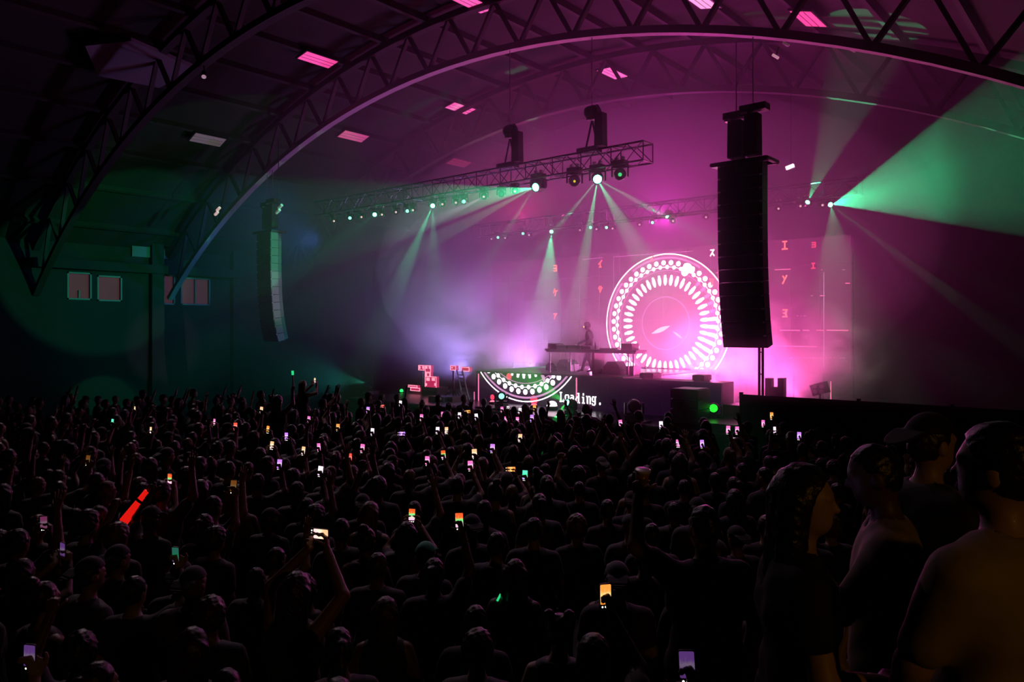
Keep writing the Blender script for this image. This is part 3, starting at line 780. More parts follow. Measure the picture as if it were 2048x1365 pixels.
line_array('dim grey line array speaker hanging by the dark window wall', 540, 462, 672, 17.55, 14, 1.12, 21, arc_z(XY(540, 17.5)) - .05, grey=True)
# cable loop and support poles behind the near array
px0 = AY(1522, 680, 18.3)
t = thing('support_mast', 'slim twin tube mast rising behind the black line array', 'mast', (px0.x, 18.3, ZST))
for s in (-1, 1): MB().bar((s * .045, 0, .02), (s * .045, 0, 4.1), .034, 8).build('tube', BLACKM, t)
MB().box2((-.4, -.4, 0), (.4, .4, .025)).build('base_plate', BLACKM, t)
for k in range(7): MB().box2((-.05, -.015, .3 + k * .55), (.05, .015, .33 + k * .55)).build('rung', BLACKM, t)

# ------------------------------------------------------------------ things on and around the stage
def px_box(name, label, cat, x0, x1, y0, y1, Y, depth, m, zb=None, bevel=True):
    """a box-like thing whose front spans the given picture rectangle at plane Y"""
    xm = (x0 + x1) / 2
    xa, xb = XY(x0, Y), XY(x1, Y); zt = AY(xm, y0, Y).z; z0 = AY(xm, y1, Y).z if zb is None else zb
    t = thing(name, label, cat, ((xa + xb) / 2, Y + depth / 2, z0))
    MB().box2(((xa - xb) / 2, -depth / 2, 0), ((xb - xa) / 2, depth / 2, zt - z0)).build('body', m, t)
    return t, xb - xa, zt - z0
YD = 20.6
tz = AY(1180, 699, YD).z
# DJ table
x0, x1 = XY(1101, YD), XY(1283, YD)
t = thing('dj_table', 'long slim black performance table standing on the riser', 'table', ((x0 + x1) / 2, YD, ZR + .03))
hw = (x1 - x0) / 2; th = tz - ZR - .03
MB().box2((-hw, -.33, th - .06), (hw, .33, th)).build('tabletop', BLACK, t)
MB().box2((-hw + .05, -.3, th - .11), (hw - .05, .3, th - .06)).build('apron', BLACKM, t)
for px in (1110, 1131, 1266, 1276):
    x = XY(px, YD) - (x0 + x1) / 2
    MB().bar((x, -.28 if px != 1131 else .28, 0), (x, -.28 if px != 1131 else .28, th - .06), .022, 6).build('leg', BLACKM, t)
x = XY(1196.5, YD) - (x0 + x1) / 2
MB().box2((x - .05, -.3, 0), (x + .05, .3, th - .06)).build('leg', BLACK, t)
for px in (1121, 1137):
    x = XY(px, YD) - (x0 + x1) / 2
    MB().tube([(x, .3, th - .1), (x + .02, .32, th * .6), (x - .01, .33, th * .3), (x, .35, 0)], .012, 5).build('cable', BLACK, t)
# gear on the table
gm = mat('gear_grey', (.22, .2, .24), .4)
def gear(name, label, cat, pa, pb, h, dpt=.42, knobs=4, m=BLACK, screen=False):
    xa, xb = XY(pa, YD), XY(pb, YD)
    t = thing(name, label, cat, ((xa + xb) / 2, YD, tz)); w = xb - xa
    MB().box2((-w / 2, -dpt / 2, 0), (w / 2, dpt / 2, h)).build('case', m, t)
    MB().box2((-w / 2 + .015, -dpt / 2 + .015, h), (w / 2 - .015, dpt / 2 - .015, h + .008)).build('top_plate', gm, t)
    kn = MB().lathe([(.016, 0), (.014, .022), (.004, .024)], 8).mesh('knob', ALU)
    for i in range(knobs): inst('knob', kn, t, (-w / 2 + w * (i + .5) / knobs, -.05 + .1 * (i % 2), h + .008))
    return t
gear('synth_case', 'pale lidded keyboard case at the far end of the table', 'case', 1103, 1119, .17, knobs=0, m=mat('pale_case', (.4, .36, .44), .4))
gear('media_player', 'flat black player beside the pale case', 'player', 1121, 1141, .11)
gear('mixer', 'black mixing desk in reach of the performer', 'mixer', 1142, 1167, .12, knobs=6)
gear('media_player', 'flat black player beneath the performer', 'player', 1168, 1188, .10)
gear('controller', 'thin dark controller past the performer', 'controller', 1206, 1228, .04)
gear('equipment_box', 'boxy reddish unit on the near end of the table', 'box', 1249, 1271, .20, knobs=3, m=mat('plum_case', (.16, .05, .10), .4))
b = thing('bottle', 'small dark bottle standing on the table beside the performer', 'bottle', (XY(1194, YD), YD - .1, tz))
MB().lathe([(.03, 0), (.033, .01), (.033, .14), (.014, .19), (.013, .22)], 10).build('glass', BLACK, b, True)
MB().lathe([(.015, .22), (.015, .24), (.005, .242)], 8).build('cap', BLACKM, b)
# monitors under the table and amp boxes
def wedge(label, pa, pb, Y, h):
    xa, xb = XY(pa, Y), XY(pb, Y); w = xb - xa
    t = thing('stage_monitor', label, 'loudspeaker', ((xa + xb) / 2, Y, ZR + .03))
    MB().prism([(-w / 2, 0), (w / 2, 0), (w / 2, h * .25), (w * .20, h), (-w * .22, h), (-w / 2, h * .55)], .5).build('cabinet', BLACK, t)
    g = MB(); g.box(((w / 2 + w * .2) / 2 + .012, 0, h * .62), (.02, .44, h * .85), Matrix.Rotation(-math.atan2(w * .3, h * .75), 3, 'Y')); g.build('grille', mat('grey_grille', (.14, .12, .15), .6), t)
    MB().box2((-w / 2, -.26, .1), (-w / 2 + .02, -.24, .2)).build('handle', STEEL, t)
wedge('black floor monitor wedge beneath the performance table', 1214, 1249, 20.9, .42)
t, w, h = px_box('amp_case', 'low dark amplifier case under the table beside the wedge', 'case', 1199, 1217, 738, 748, 20.7, .5, BLACK, ZR + .03)
MB().box2((-w / 2 + .02, -.26, .03), (w / 2 - .02, -.25, h - .03)).build('front_panel', BLACKM, t)
t, w, h = px_box('amp_rack', 'ridged upright speaker cabinet below the plum unit', 'case', 1252, 1267, 733, 750, 20.8, .45, BLACK, ZR + .03)
for k in range(4): MB().box2((-w / 2 + .02, -.24, h * (.12 + .2 * k)), (w / 2 - .02, -.222, h * (.22 + .2 * k))).build('rib', BLACKM, t)
# smoke machine drums behind the table
for k, (pa, pb, lb) in enumerate(((1100, 1119, 'low hazy machine box on the riser beyond the table leg'), (1122, 1150, 'rounded hazy smoke machine behind the performer'))):
    Yk = 21.6; xa, xb = XY(pa, Yk), XY(pb, Yk); w = xb - xa; h = .28 if k == 0 else .42
    t = thing('smoke_machine', lb, 'machine', ((xa + xb) / 2, Yk, ZR + .03))
    MB().prism([(-w / 2, 0), (w / 2, 0), (w / 2, h * .55), (w * .3, h * .9), (0, h), (-w * .3, h * .92), (-w / 2, h * .5)], .5).build('housing', BLACKM, t)
    MB().lathe([(.06, 0), (.06, .08), (.045, .09)], 10, Matrix.Translation((w * .2, -.25, h * .5)) @ Matrix.Rotation(R(90), 4, 'X')).build('nozzle', STEEL, t)
    for s in (-1, 1): MB().box2((s * w * .3 - .02, -.22, -.02), (s * w * .3 + .02, .22, 0.0)).build('foot', BLACK, t)
# speaker stack with light strips, on its platform
xa, xb = XY(1335, 17.6), XY(1480, 17.6)
pf = thing('side_platform', 'low dark platform with shiny top at the stage corner', 'platform', ((xa + xb) / 2, 18.3, 0))
zt = AY(1440, 846, 17.6).z
MB().box2(((xa - xb) / 2, -.95, zt - .06), ((xb - xa) / 2, .85, zt)).build('deck', mat('shiny_deck', (.16, .15, .17), .3), pf)
MB().box2(((xa - xb) / 2 + .04, -.9, 0), ((xb - xa) / 2 - .04, .8, zt - .06)).build('skirt', CLOTHB, pf)
xa, xb = XY(1341, 17.7), XY(1396, 17.7); w = xb - xa
zt2 = AY(1365, 778, 17.7).z; hh = (zt2 - zt) / 3
for k in range(3):
    t = thing('subwoofer', 'black subwoofer cabinet on the stage corner, %s of the stack' % ('lowest', 'middle', 'topmost')[k], 'loudspeaker', ((xa + xb) / 2, 18.05, zt + k * hh), 0, 'stacked subwoofers')
    MB().box2((-w / 2, -.35, .012), (w / 2, .35, hh - .02)).build('cabinet', BLACK, t)
    for s in (-1, 1): MB().box2((s * w * .25 - w * .22, -.37, .05), (s * w * .25 + w * .22, -.345, hh - .06)).build('grille', GRILLE, t)
    MB().box2((-w * .42, -.36, hh - .02), (w * .42, .33, hh)).build('runner', mat('worn_runner', (.3, .28, .3), .35), t)
    for s in (-1, 1): MB().box2((s * w * .4 - .05, -.3, 0), (s * w * .4 + .05, .3, .012)).build('foot', BLACK, t)
# black block between riser end and barrier
t, w, h = px_box('equipment_case', 'plain black equipment case beyond the end of the riser', 'case', 1446, 1486, 811, 840, 19.0, .8, BLACK, ZST)
MB().box2((-w / 2, -.41, h * .5), (w / 2, -.40, h * .5 + .03)).build('edge_trim', BLACKM, t)
MB().box2((-.12, -.43, h * .25), (.12, -.41, h * .33)).build('handle', STEEL, t)
# black panelled barrier
YBAR = 16.5
zb = AY(1600, 796, YBAR).z
bar = thing('barrier_wall', 'tall black panelled barrier beside the stage', 'barrier', (0, YBAR, 0))
edges = [1482, 1717, 1905, 2075]
for a, b in zip(edges[:-1], edges[1:]):
    MB().box2((XY(a, YBAR) + .03, 0, .05), (XY(b, YBAR) - .03, .04, zb)).build('panel', CLOTHB, bar)
for a in edges:
    MB().box2((XY(a, YBAR) - .028, -.03, 0), (XY(a, YBAR) + .028, .06, zb + .05)).build('post', BLACKM, bar)
    MB().bar((XY(a, YBAR), .05, zb * .8), (XY(a, YBAR), 1.0, .02), .02, 5).build('brace', BLACKM, bar)
# twin black towers, tilted light and more at the side of the stage
t, w, h = px_box('amp_tower', 'black double tower of amplifier cases behind the barrier', 'case', 1530, 1567, 775, 800, 21.0, .22, BLACK, ZST)
for a, b in ((1530, 1542), (1555, 1567)):
    xa, xb = XY(a, 21.0), XY(b, 21.0); xm = (XY(1530, 21.0) + XY(1567, 21.0)) / 2; zt_ = AY((a + b) / 2, 757, 21.0).z - ZST
    MB().box2((xa - xm, -.11, h), (xb - xm, .11, zt_)).build('tower', BLACK, t)
p = AY(1640, 778, 22.0)
t = thing('blinder_light', 'black square blinder light tilted on a stand behind the barrier', 'stage light', (p.x, 22.0, ZST))
g = MB(); g.box((0, 0, p.z - ZST), (.42, .3, .32), Matrix.Rotation(R(-18), 3, 'Y')); g.build('head', BLACKM, t)
MB().bar((0, 0, 0), (0, 0, p.z - ZST - .1), .03, 8).build('stand', BLACKM, t)
MB().box2((-.3, -.3, 0), (.3, .3, .03)).build('base', BLACKM, t)
for k in range(4): MB().lathe([(.07, 0), (.06, .015), (.01, .02)], 10, Matrix.Translation(((k % 2 - .5) * .19, -.15, p.z - ZST + (k // 2 - .5) * .15)) @ Matrix.Rotation(R(90), 4, 'X')).build('reflector', STEEL, t)
# wash lamps standing upstage, source of the pink glow
for px_, Yw, lb in ((1262, 24.2, 'upstage wash light standing before the bright ring'), (1420, 24.2, 'upstage wash light standing past the bright ring'), (1490, 24.2, 'upstage wash light standing behind the twin tube mast'), (1190, 24.2, 'upstage wash light standing behind the performer')):
    p = AY(px_, 744, Yw); zb_ = ZST if px_ > 1300 else ZR + .03
    t = thing('wash_light', lb, 'stage light', (p.x, Yw + .12, zb_))
    MB().box2((-.2, -.06, max(.01, p.z - zb_ - .34)), (.2, .16, p.z - zb_ - .12 if p.z - zb_ > .35 else .05)).build('housing', BLACKM, t)
    MB().box2((-.14, -.1, 0), (.14, .2, .012)).build('base', BLACKM, t)
    if p.z - zb_ > .4: MB().bar((0, .05, .01), (0, .05, p.z - zb_ - .33), .03, 8).build('stand', BLACKM, t)
# floor blinder glowing white at the foot of the riser
p = AY(1104, 816, 18.9)
t = thing('floor_uplight', 'round white hot uplight glowing at the foot of the display', 'stage light', (p.x, 18.9, ZST))
MB().lathe([(.2, 0), (.2, .10), (.17, .12)], 16).build('housing', BLACKM, t)
MB().lathe([(.165, .12), (.15, .2), (.09, .26), (.01, .28)], 16).build('dome', mat('hot_dome', (.5, .3, .4), .3, em=(1, .7, .85), est=5), t, True)
for px, py in ((1068, 797), (985, 793)):
    p = AY(px, py, 19.0); 
    t = thing('floor_uplight', 'small red uplight %s' % ('under the emblem on the display' if px > 1000 else 'beside the red upright line'), 'stage light', (p.x, 19.0, ZST))
    MB().lathe([(.12, 0), (.12, .07), (.1, .09)], 12).build('housing', BLACKM, t)
    MB().lathe([(.1, .09), (.07, .12), (.01, .13)], 12).build('dome', mat('red_dome', (.3, .05, .08), .3, em=(1, .12, .2), est=3, sampling='NONE'), t, True)

# ---- dark end of the stage: lit pixel-block sign, cases, leaning ladder truss
YP = 20.2
LR = mat('block_red', (.1, .01, .03), .5, em=(1, .03, .18), est=.55, sampling='NONE')
LW = mat('block_white', (.2, .1, .1), .5, em=(1, .32, .45), est=1.5, sampling='NONE')
def block_sign(label, rects, eyes, outline, Y=YP):
    xs = [r_[0] for r_ in rects] + [r_[2] for r_ in rects]; xm = (XY(min(xs), Y) + XY(max(xs), Y)) / 2
    zb = min(AY(xm and r_[0], r_[3], Y).z for r_ in rects)
    t = thing('block_display', label, 'display', (xm, Y, zb))
    for x0, y0, x1, y1 in rects:
        a, b = AY(x0, y1, Y), AY(x1, y0, Y)
        p = MB().box2((a.x - xm, 0, a.z - zb), (b.x - xm, .14, b.z - zb)).build('block', LR, t)
        o = MB(); wd = .028
        for (u0, v0, u1, v1) in ((a.x, a.z, b.x, a.z + wd), (a.x, b.z - wd, b.x, b.z), (a.x, a.z, a.x + wd, b.z), (b.x - wd, a.z, b.x, b.z)):
            o.box2((u0 - xm, -.012, v0 - zb), (u1 - xm, 0, v1 - zb))
        o.build('outline', LW, p)
    for x0, y0, x1, y1 in eyes:
        a, b = AY(x0, y1, Y), AY(x1, y0, Y)
        MB().box2((a.x - xm, -.015, a.z - zb), (b.x - xm, -.001, b.z - zb)).build('eye', LW, t)
    return t
block_sign('stacked red glowing square blocks with white outlines on a case', [(850, 731.5, 862, 745), (850, 746, 861, 754), (850, 754, 873, 775.5)], [(851, 733, 855, 738), (858, 733, 862, 738), (851, 747, 854, 753), (859, 747, 861.5, 753), (853, 756, 859.5, 762), (864, 756, 870, 762), (851, 767, 854, 772), (869, 767, 872.5, 772)], True)
tb_ = block_sign('single pink square block beside the taller glowing stack', [(837, 731, 848.5, 741)], [(838, 733, 841, 738), (845, 733, 848, 738)], True)
MB().box2((.1, .03, .08), (AY(853, 735, YP).x - tb_.location.x, .10, .13)).build('bracket', BLACKM, tb_)
MB().bar((0, .07, ZST - tb_.location.z), (0, .07, 0), .02, 6).build('pole', BLACKM, tb_)
block_sign('flat pink glowing slab low beside the glowing stack', [(821, 776.5, 840, 782)], [], True)
block_sign('faint flat pink slab above the low glowing slab', [(816, 771.5, 835, 775)], [], True)
block_sign('small lone rose block hanging near the ladder', [(900.5, 732, 912, 741)], [(903, 735, 906, 737)], True)
block_sign('pale faint block outline at the top of the ladder', [(923, 735, 939, 743)], [], True)
GREYC = mat('case_grey', (.22, .17, .22), .5)
for x0, x1, y0, y1, Y, m, lb in ((843, 874, 775.2, 800, 20.1, GREYC, 'grey case carrying the glowing red blocks'), (858, 888, 794, 822, 18.4, mat('case_blue', (.05, .05, .16), .5), 'dark blue case in front of the glowing blocks'),
                                 (886, 905, 795, 815, 18.6, GREYC, 'grey ribbed case next to the dark blue one'), (816, 842, 781.8, 800, 20.4, GREYC, 'grey case under the flat pink slabs')):
    t, w, h = px_box('flight_case', lb, 'case', x0, x1, y0, y1, Y, .6, m, ZST)
    for s in (-1, 1): MB().box2((s * w / 2 - .02, -.31, 0), (s * w / 2 + .02, -.295, h)).build('corner_trim', ALU, t)
    MB().box2((-w / 2, -.31, h * .6), (w / 2, -.298, h * .6 + .03)).build('lid_seam', ALU, t)
a, b = AY(919, 741, 19.2), AY(932, 800, 18.6)
t = thing('ladder_truss', 'pale ladder truss leaning at the dark end of the stage', 'truss', b)
for s in (-.14, .14): MB().bar(Vector((s, 0, 0)), a - b + Vector((s, 0, 0)), .025, 6).build('rail', ALU, t)
for k in range(9):
    c = (a - b) * ((k + .5) / 9); MB().bar(c + Vector((-.14, 0, 0)), c + Vector((.14, 0, 0)), .016, 5).build('rung', ALU, t)
p = AY(907, 742, 20.0)
t = thing('light_stand', 'slim dark red lit stand under the lone rose block', 'stand', (p.x, 20.0, ZST))
MB().bar((0, 0, 0), (0, 0, p.z - ZST), .035, 6).build('pole', mat('red_paint', (.25, .03, .05), .5), t)
for k in range(3): MB().bar((0, 0, .35), (.4 * math.cos(k * 2.1), .4 * math.sin(k * 2.1), .02), .018, 5).build('leg', BLACKM, t)
# white rectangular lamp floating on the rear rig beyond the speaker
p = AY(1580, 334, 22.5)
t = thing('blinder_light', 'small white rectangular lamp hung above the green fixtures', 'stage light', p)
g = MB(); g.box((0, 0, 0), (.24, .08, .10), Matrix.Rotation(R(-14), 3, 'Y')); g.build('face', mat('white_lamp', (.5, .4, .5), .3, em=(1, .7, .9), est=2.2, sampling='NONE'), t)
MB().box2((-.11, .03, -.05), (.11, .12, .06)).build('housing', BLACK, t)
MB().bar((0, .08, .04), (0, .08, arc_z(p.x) - p.z + .05), .012, 5).build('hanger', BLACKM, t)
# lamps clamped to the big chord
for k, (px, py, lb) in enumerate(((1551, 113, 'pale lamp dangling below the chord above the black speaker'), (1956, 149, 'pale pink tube lamp at the low end of the curved chord'), (1572, 88, 'small pink lamp clamped to the middle of the chord'),
                                  (1153, 76, 'small glinting lamp clamped at the crown of the chord'), (717, 206, 'tiny pink lamp on the dark side of the chord'), (1704, 99, 'small pale lamp clamped to the falling chord'))):
    p = AY(px, py, YF + .3); 
    t = thing('clamp_lamp', lb, 'lamp', p)
    g = MB(); d = Vector((.6, 0, -.5)).normalized(); g.bar(-d * .09, d * .09, .034, 8); g.build('tube', mat('pink_lamp_%d' % k, (.6, .4, .5), .3, em=(1, .45, .6), est=.45 if k < 2 else .06, sampling='NONE'), t)
    MB().bar((0, 0, 0), (0, .2, .28), .02, 5).build('bracket', BLACKM, t)
# side lamps glinting at the window wall
for px, py, lb in ((433, 427, 'pair-like pale pink lamp high beside the dark window wall'), (556, 423, 'dim grey lamp above the grey line array')):
    p = AY(px, py, 16.5); t = thing('clamp_lamp', lb, 'lamp', p)
    for k in range(2):
        c = Vector((.16 * k, 0, .17 * k)); MB().bar(c - Vector((.12, 0, .05)), c + Vector((.12, 0, .05)), .06, 8).build('tube', mat('lilac_lamp_%d' % px, (.6, .4, .5), .3, em=(1, .55, .6), est=.55 if px < 500 else .06, sampling='NONE'), t)
    MB().bar((0, .02, 0), (0, .02, arc_z(p.x) - p.z), .015, 5).build('hanger', BLACKM, t)

# ------------------------------------------------------------------ stage haze hanging in the stage half of the hall
hm = bpy.data.materials.new('stage_haze'); hm.use_nodes = True; hm.node_tree.nodes.clear()
ho = hm.node_tree.nodes.new('ShaderNodeOutputMaterial'); hv = hm.node_tree.nodes.new('ShaderNodeVolumeScatter')
hv.inputs['Color'].default_value = (1, 1, 1, 1); hv.inputs['Density'].default_value = .009; hv.inputs['Anisotropy'].default_value = .4
hm.node_tree.links.new(hv.outputs[0], ho.inputs['Volume'])
for hb, top, lb in (([(-36.9, 15.2), (-24, 13.4), (-9, 13.6), (-4.6, 15.6), (-3.4, 29.9), (-36.9, 29.9)], 12.9, 'thin stage haze filling the stage half of the hall'), ([(-33, 15.9), (-24, 14.2), (-9, 14.3), (-2.0, 15.2), (.8, 29.7), (-33, 29.7)], 12.3, 'thin stage haze drifting towards the barrier side')):
    g = MB(); g.add([(x, y, z) for z in (.06, top) for x, y in hb], [(5, 4, 3, 2, 1, 0), (6, 7, 8, 9, 10, 11)] + [(i, (i + 1) % 6, 6 + (i + 1) % 6, 6 + i) for i in range(6)])
    hz_o = g.build('haze', hm); hz_o['kind'] = 'stuff'; hz_o['label'] = lb; hz_o['category'] = 'haze'
cm_ = hm.copy(); cm_.name = 'stage_haze_core'
for n_ in cm_.node_tree.nodes:
    if n_.type == 'VOLUME_SCATTER': n_.inputs['Density'].default_value = .03
def haze_core(c, r_, label):
    g = MB(); g.lathe([(max(.02, math.sqrt(max(0, 1 - z * z))), z) for z in [-math.cos(math.pi * i / 10) for i in range(11)]], 20, Matrix.Diagonal((*r_, 1)))
    o = g.build('haze', cm_); o.location = c; o['kind'] = 'stuff'; o['label'] = label; o['category'] = 'haze'
haze_core(AY(1200, 520, 20.4), (10.0, 4.6, 5.0), 'denser pink haze around the LED wall')
# ------------------------------------------------------------------ rolling smoke over the stage
def smoke(name, label, lo, hi, dens, seed, scale, floor_=.42):
    c = [(a + b) / 2 for a, b in zip(lo, hi)]; hd_ = [(b - a) / 2 for a, b in zip(lo, hi)]
    m = bpy.data.materials.new(name); m.use_nodes = True; nt = m.node_tree; nt.nodes.clear()
    out = nt.nodes.new('ShaderNodeOutputMaterial'); vol = nt.nodes.new('ShaderNodeVolumeScatter')
    vol.inputs['Color'].default_value = (1, 1, 1, 1); vol.inputs['Anisotropy'].default_value = .4
    tc = nt.nodes.new('ShaderNodeTexCoord'); mp = nt.nodes.new('ShaderNodeMapping')
    mp.inputs['Location'].default_value = (seed, seed * .7, 0); 
    nt.links.new(tc.outputs['Object'], mp.inputs[0])
    no = nt.nodes.new('ShaderNodeTexNoise'); no.inputs['Scale'].default_value = scale; no.inputs['Detail'].default_value = 4; no.inputs['Roughness'].default_value = .62; no.inputs['Distortion'].default_value = .6
    nt.links.new(mp.outputs[0], no.inputs['Vector'])
    rg = nt.nodes.new('ShaderNodeMapRange'); rg.inputs[1].default_value = floor_; rg.inputs[2].default_value = .72; rg.inputs[3].default_value = 0; rg.inputs[4].default_value = 1
    nt.links.new(no.outputs[0], rg.inputs[0])
    # fade to nothing at the edge of the cloud
    sc = nt.nodes.new('ShaderNodeVectorMath'); sc.operation = 'DIVIDE'; sc.inputs[1].default_value = hd_
    nt.links.new(tc.outputs['Object'], sc.inputs[0])
    ln = nt.nodes.new('ShaderNodeVectorMath'); ln.operation = 'LENGTH'; nt.links.new(sc.outputs[0], ln.inputs[0])
    fo = nt.nodes.new('ShaderNodeMapRange'); fo.inputs[1].default_value = 1.0; fo.inputs[2].default_value = .45; fo.inputs[3].default_value = 0; fo.inputs[4].default_value = dens
    nt.links.new(ln.outputs['Value'], fo.inputs[0])
    mu = nt.nodes.new('ShaderNodeMath'); mu.operation = 'MULTIPLY'; nt.links.new(rg.outputs[0], mu.inputs[0]); nt.links.new(fo.outputs[0], mu.inputs[1])
    nt.links.new(mu.outputs[0], vol.inputs['Density']); nt.links.new(vol.outputs[0], out.inputs['Volume'])
    m.cycles.volume_step_rate = 1.0
    g = MB(); g.lathe([(max(.02, math.sqrt(max(0, 1 - z * z)) * 1.06), z * 1.02) for z in [-1 + 2 * i / 8 for i in range(9)]], 14, Matrix.Diagonal((*hd_, 1)))
    o = g.build(name, m, None); o.location = c; o['kind'] = 'stuff'; o['label'] = label; o['category'] = 'smoke'
    return o
pr = AY(1560, 720, 22.0)
smoke('smoke', 'pink smoke plume billowing beside the LED wall', (pr.x - 4.2, 19.9, .9), (pr.x + 3.2, 24.2, 4.9), 1.1, 3.0, .7)
pl = AY(1010, 660, 21.0)
smoke('smoke', 'violet smoke cloud drifting across the dark half of the stage', (pl.x - 7.0, 18.4, .8), (pl.x + 5.5, 24.0, 6.6), .22, 9.0, .45)

# ------------------------------------------------------------------ people: smooth signed-distance bodies turned into meshes
A3 = lambda *v: np.array(v, dtype=np.float32)
def cap(P, a, b, ra, rb=None):
    rb = ra if rb is None else rb
    a = np.asarray(a, np.float32); b = np.asarray(b, np.float32)
    ba = b - a; pa = P - a
    h = np.clip((pa @ ba) / max(1e-9, float(ba @ ba)), 0, 1)
    return np.linalg.norm(pa - h[..., None] * ba, axis=-1) - (ra + (rb - ra) * h)
def ell(P, c, r):
    p = P - np.asarray(c, np.float32); r = np.asarray(r, np.float32)
    k0 = np.linalg.norm(p / r, axis=-1); k1 = np.linalg.norm(p / (r * r), axis=-1)
    return k0 * (k0 - 1) / np.maximum(k1, 1e-6)
def smin(a, b, k):
    h = np.clip(.5 + .5 * (b - a) / k, 0, 1)
    return b + (a - b) * h - k * h * (1 - h)
def fold(P, s, f):
    return s * np.sin(P[..., 0] * f + 2 * np.sin(P[..., 2] * f * .35)) * np.sin(P[..., 2] * f * .8 + P[..., 1] * f * .5)
def nets(fn, lo, hi, h):
    """surface nets of fn<0 on a grid of step h -> verts, quads"""
    n = [int(math.ceil((b - a) / h)) + 1 for a, b in zip(lo, hi)]
    ax = [np.float32(a) + np.arange(k, dtype=np.float32) * np.float32(h) for a, k in zip(lo, n)]
    G = np.stack(np.meshgrid(*ax, indexing='ij'), -1)
    f = fn(G).astype(np.float32)
    f[0] = f[-1] = 1; f[:, 0] = f[:, -1] = 1; f[:, :, 0] = f[:, :, -1] = 1
    s = f < 0
    c = n[0] - 1, n[1] - 1, n[2] - 1
    acc = np.zeros(c + (3,), np.float32); cnt = np.zeros(c, np.float32)
    corners = [(i, j, k) for i in (0, 1) for j in (0, 1) for k in (0, 1)]
    sl = lambda o: tuple(slice(o[d], o[d] + c[d]) for d in range(3))
    for o in corners:
        for d in range(3):
            if o[d]: continue
            q = list(o); q[d] = 1
            fa, fb = f[sl(o)], f[sl(tuple(q))]
            m = (fa < 0) != (fb < 0)
            t = np.where(m, fa / np.where(m, fa - fb, 1), 0)
            for e in range(3):
                acc[..., e] += m * (o[e] + (t if e == d else 0))
            cnt += m
    act = cnt > 0
    idx = -np.ones(c, np.int64); idx[act] = np.arange(act.sum())
    base = np.argwhere(act).astype(np.float32)
    V = (base + acc[act] / cnt[act][:, None]) * h + np.array(lo, np.float32)
    Q = []
    for d in range(3):
        a, b = (d + 1) % 3, (d + 2) % 3
        s0 = [slice(1, -1)] * 3; s0[d] = slice(0, -1)
        s1 = [slice(1, -1)] * 3; s1[d] = slice(1, None)
        x0, x1 = s[tuple(s0)], s[tuple(s1)]
        for flip, m in ((False, x0 & ~x1), (True, ~x0 & x1)):
            e = np.argwhere(m)
            if not len(e): continue
            off = np.ones(3, int); off[d] = 0
            e = e + off
            def cell(da, db):
                g = e.copy(); g[:, a] -= da; g[:, b] -= db
                return idx[g[:, 0], g[:, 1], g[:, 2]]
            q = np.stack([cell(1, 1), cell(0, 1), cell(0, 0), cell(1, 0)], 1)
            Q.append(q[:, ::-1] if flip else q)
    return V, np.concatenate(Q) if Q else np.zeros((0, 4), int)
def np_mesh(name, parts, m):
    V = np.concatenate([p[0] for p in parts]); o = 0; F = []
    for v, q in parts: F.append(q + o); o += len(v)
    F = np.concatenate(F).astype(np.int32)
    me = bpy.data.meshes.new(name)
    me.vertices.add(len(V)); me.vertices.foreach_set('co', V.astype(np.float32).ravel())
    me.loops.add(F.size); me.loops.foreach_set('vertex_index', F.ravel())
    me.polygons.add(len(F)); me.polygons.foreach_set('loop_start', np.arange(0, F.size, 4, dtype=np.int32)); 
    me.polygons.foreach_set('use_smooth', np.ones(len(F), bool))
    me.update(calc_edges=True); me.materials.append(m)
    return me
def nrm(v): v = np.asarray(v, np.float32); return v / max(1e-9, np.linalg.norm(v))
def rot_axis(v, k, a):
    k = nrm(k); return v * math.cos(a) + np.cross(k, v) * math.sin(a) + k * (k @ v) * (1 - math.cos(a))

def hand_prims(w, f, n, t, curl, spread=.12, thumb=.4):
    """wrist, finger direction, palm normal, thumb-side direction"""
    w, f, n = np.asarray(w, np.float32), nrm(f), nrm(n)
    n = nrm(n - f * (n @ f)); t = nrm(np.asarray(t, np.float32)); t = nrm(t - f * (t @ f) - n * (t @ n))
    pr = []
    kn = [(.030, .084), (.010, .089), (-.011, .086), (-.030, .078)]
    L = [.072, .082, .076, .058]
    for (lt, lf), ln, i in zip(kn, L, range(4)):
        k = w + f * lf + t * lt
        pr.append((w + t * lt * .55 + f * .012, k, .0155, .0125))
        d = nrm(f + t * spread * (1.5 - i) * .5)
        p = k
        for fr, an in zip((.45, .31, .24), (1.05, 1.25, .8)):
            d = nrm(rot_axis(d, np.cross(d, n), an * curl))
            q = p + d * ln * fr
            pr.append((p, q, .0098 - .0012 * (fr < .4), .0088 - .0015 * (fr < .3))); p = q
    b = w + f * .028 + t * .030
    d = nrm(f * .55 + t * .75 + n * .25)
    p = b
    pr.append((w + f * .01, b, .017, .014))
    for ln, an in ((.040, .15), (.032, .5 * thumb + .2), (.026, .6 * thumb + .2)):
        d = nrm(rot_axis(d, np.cross(d, f * .4 + n), an)); q = p + d * ln; pr.append((p, q, .0115, .0095)); p = q
    return pr

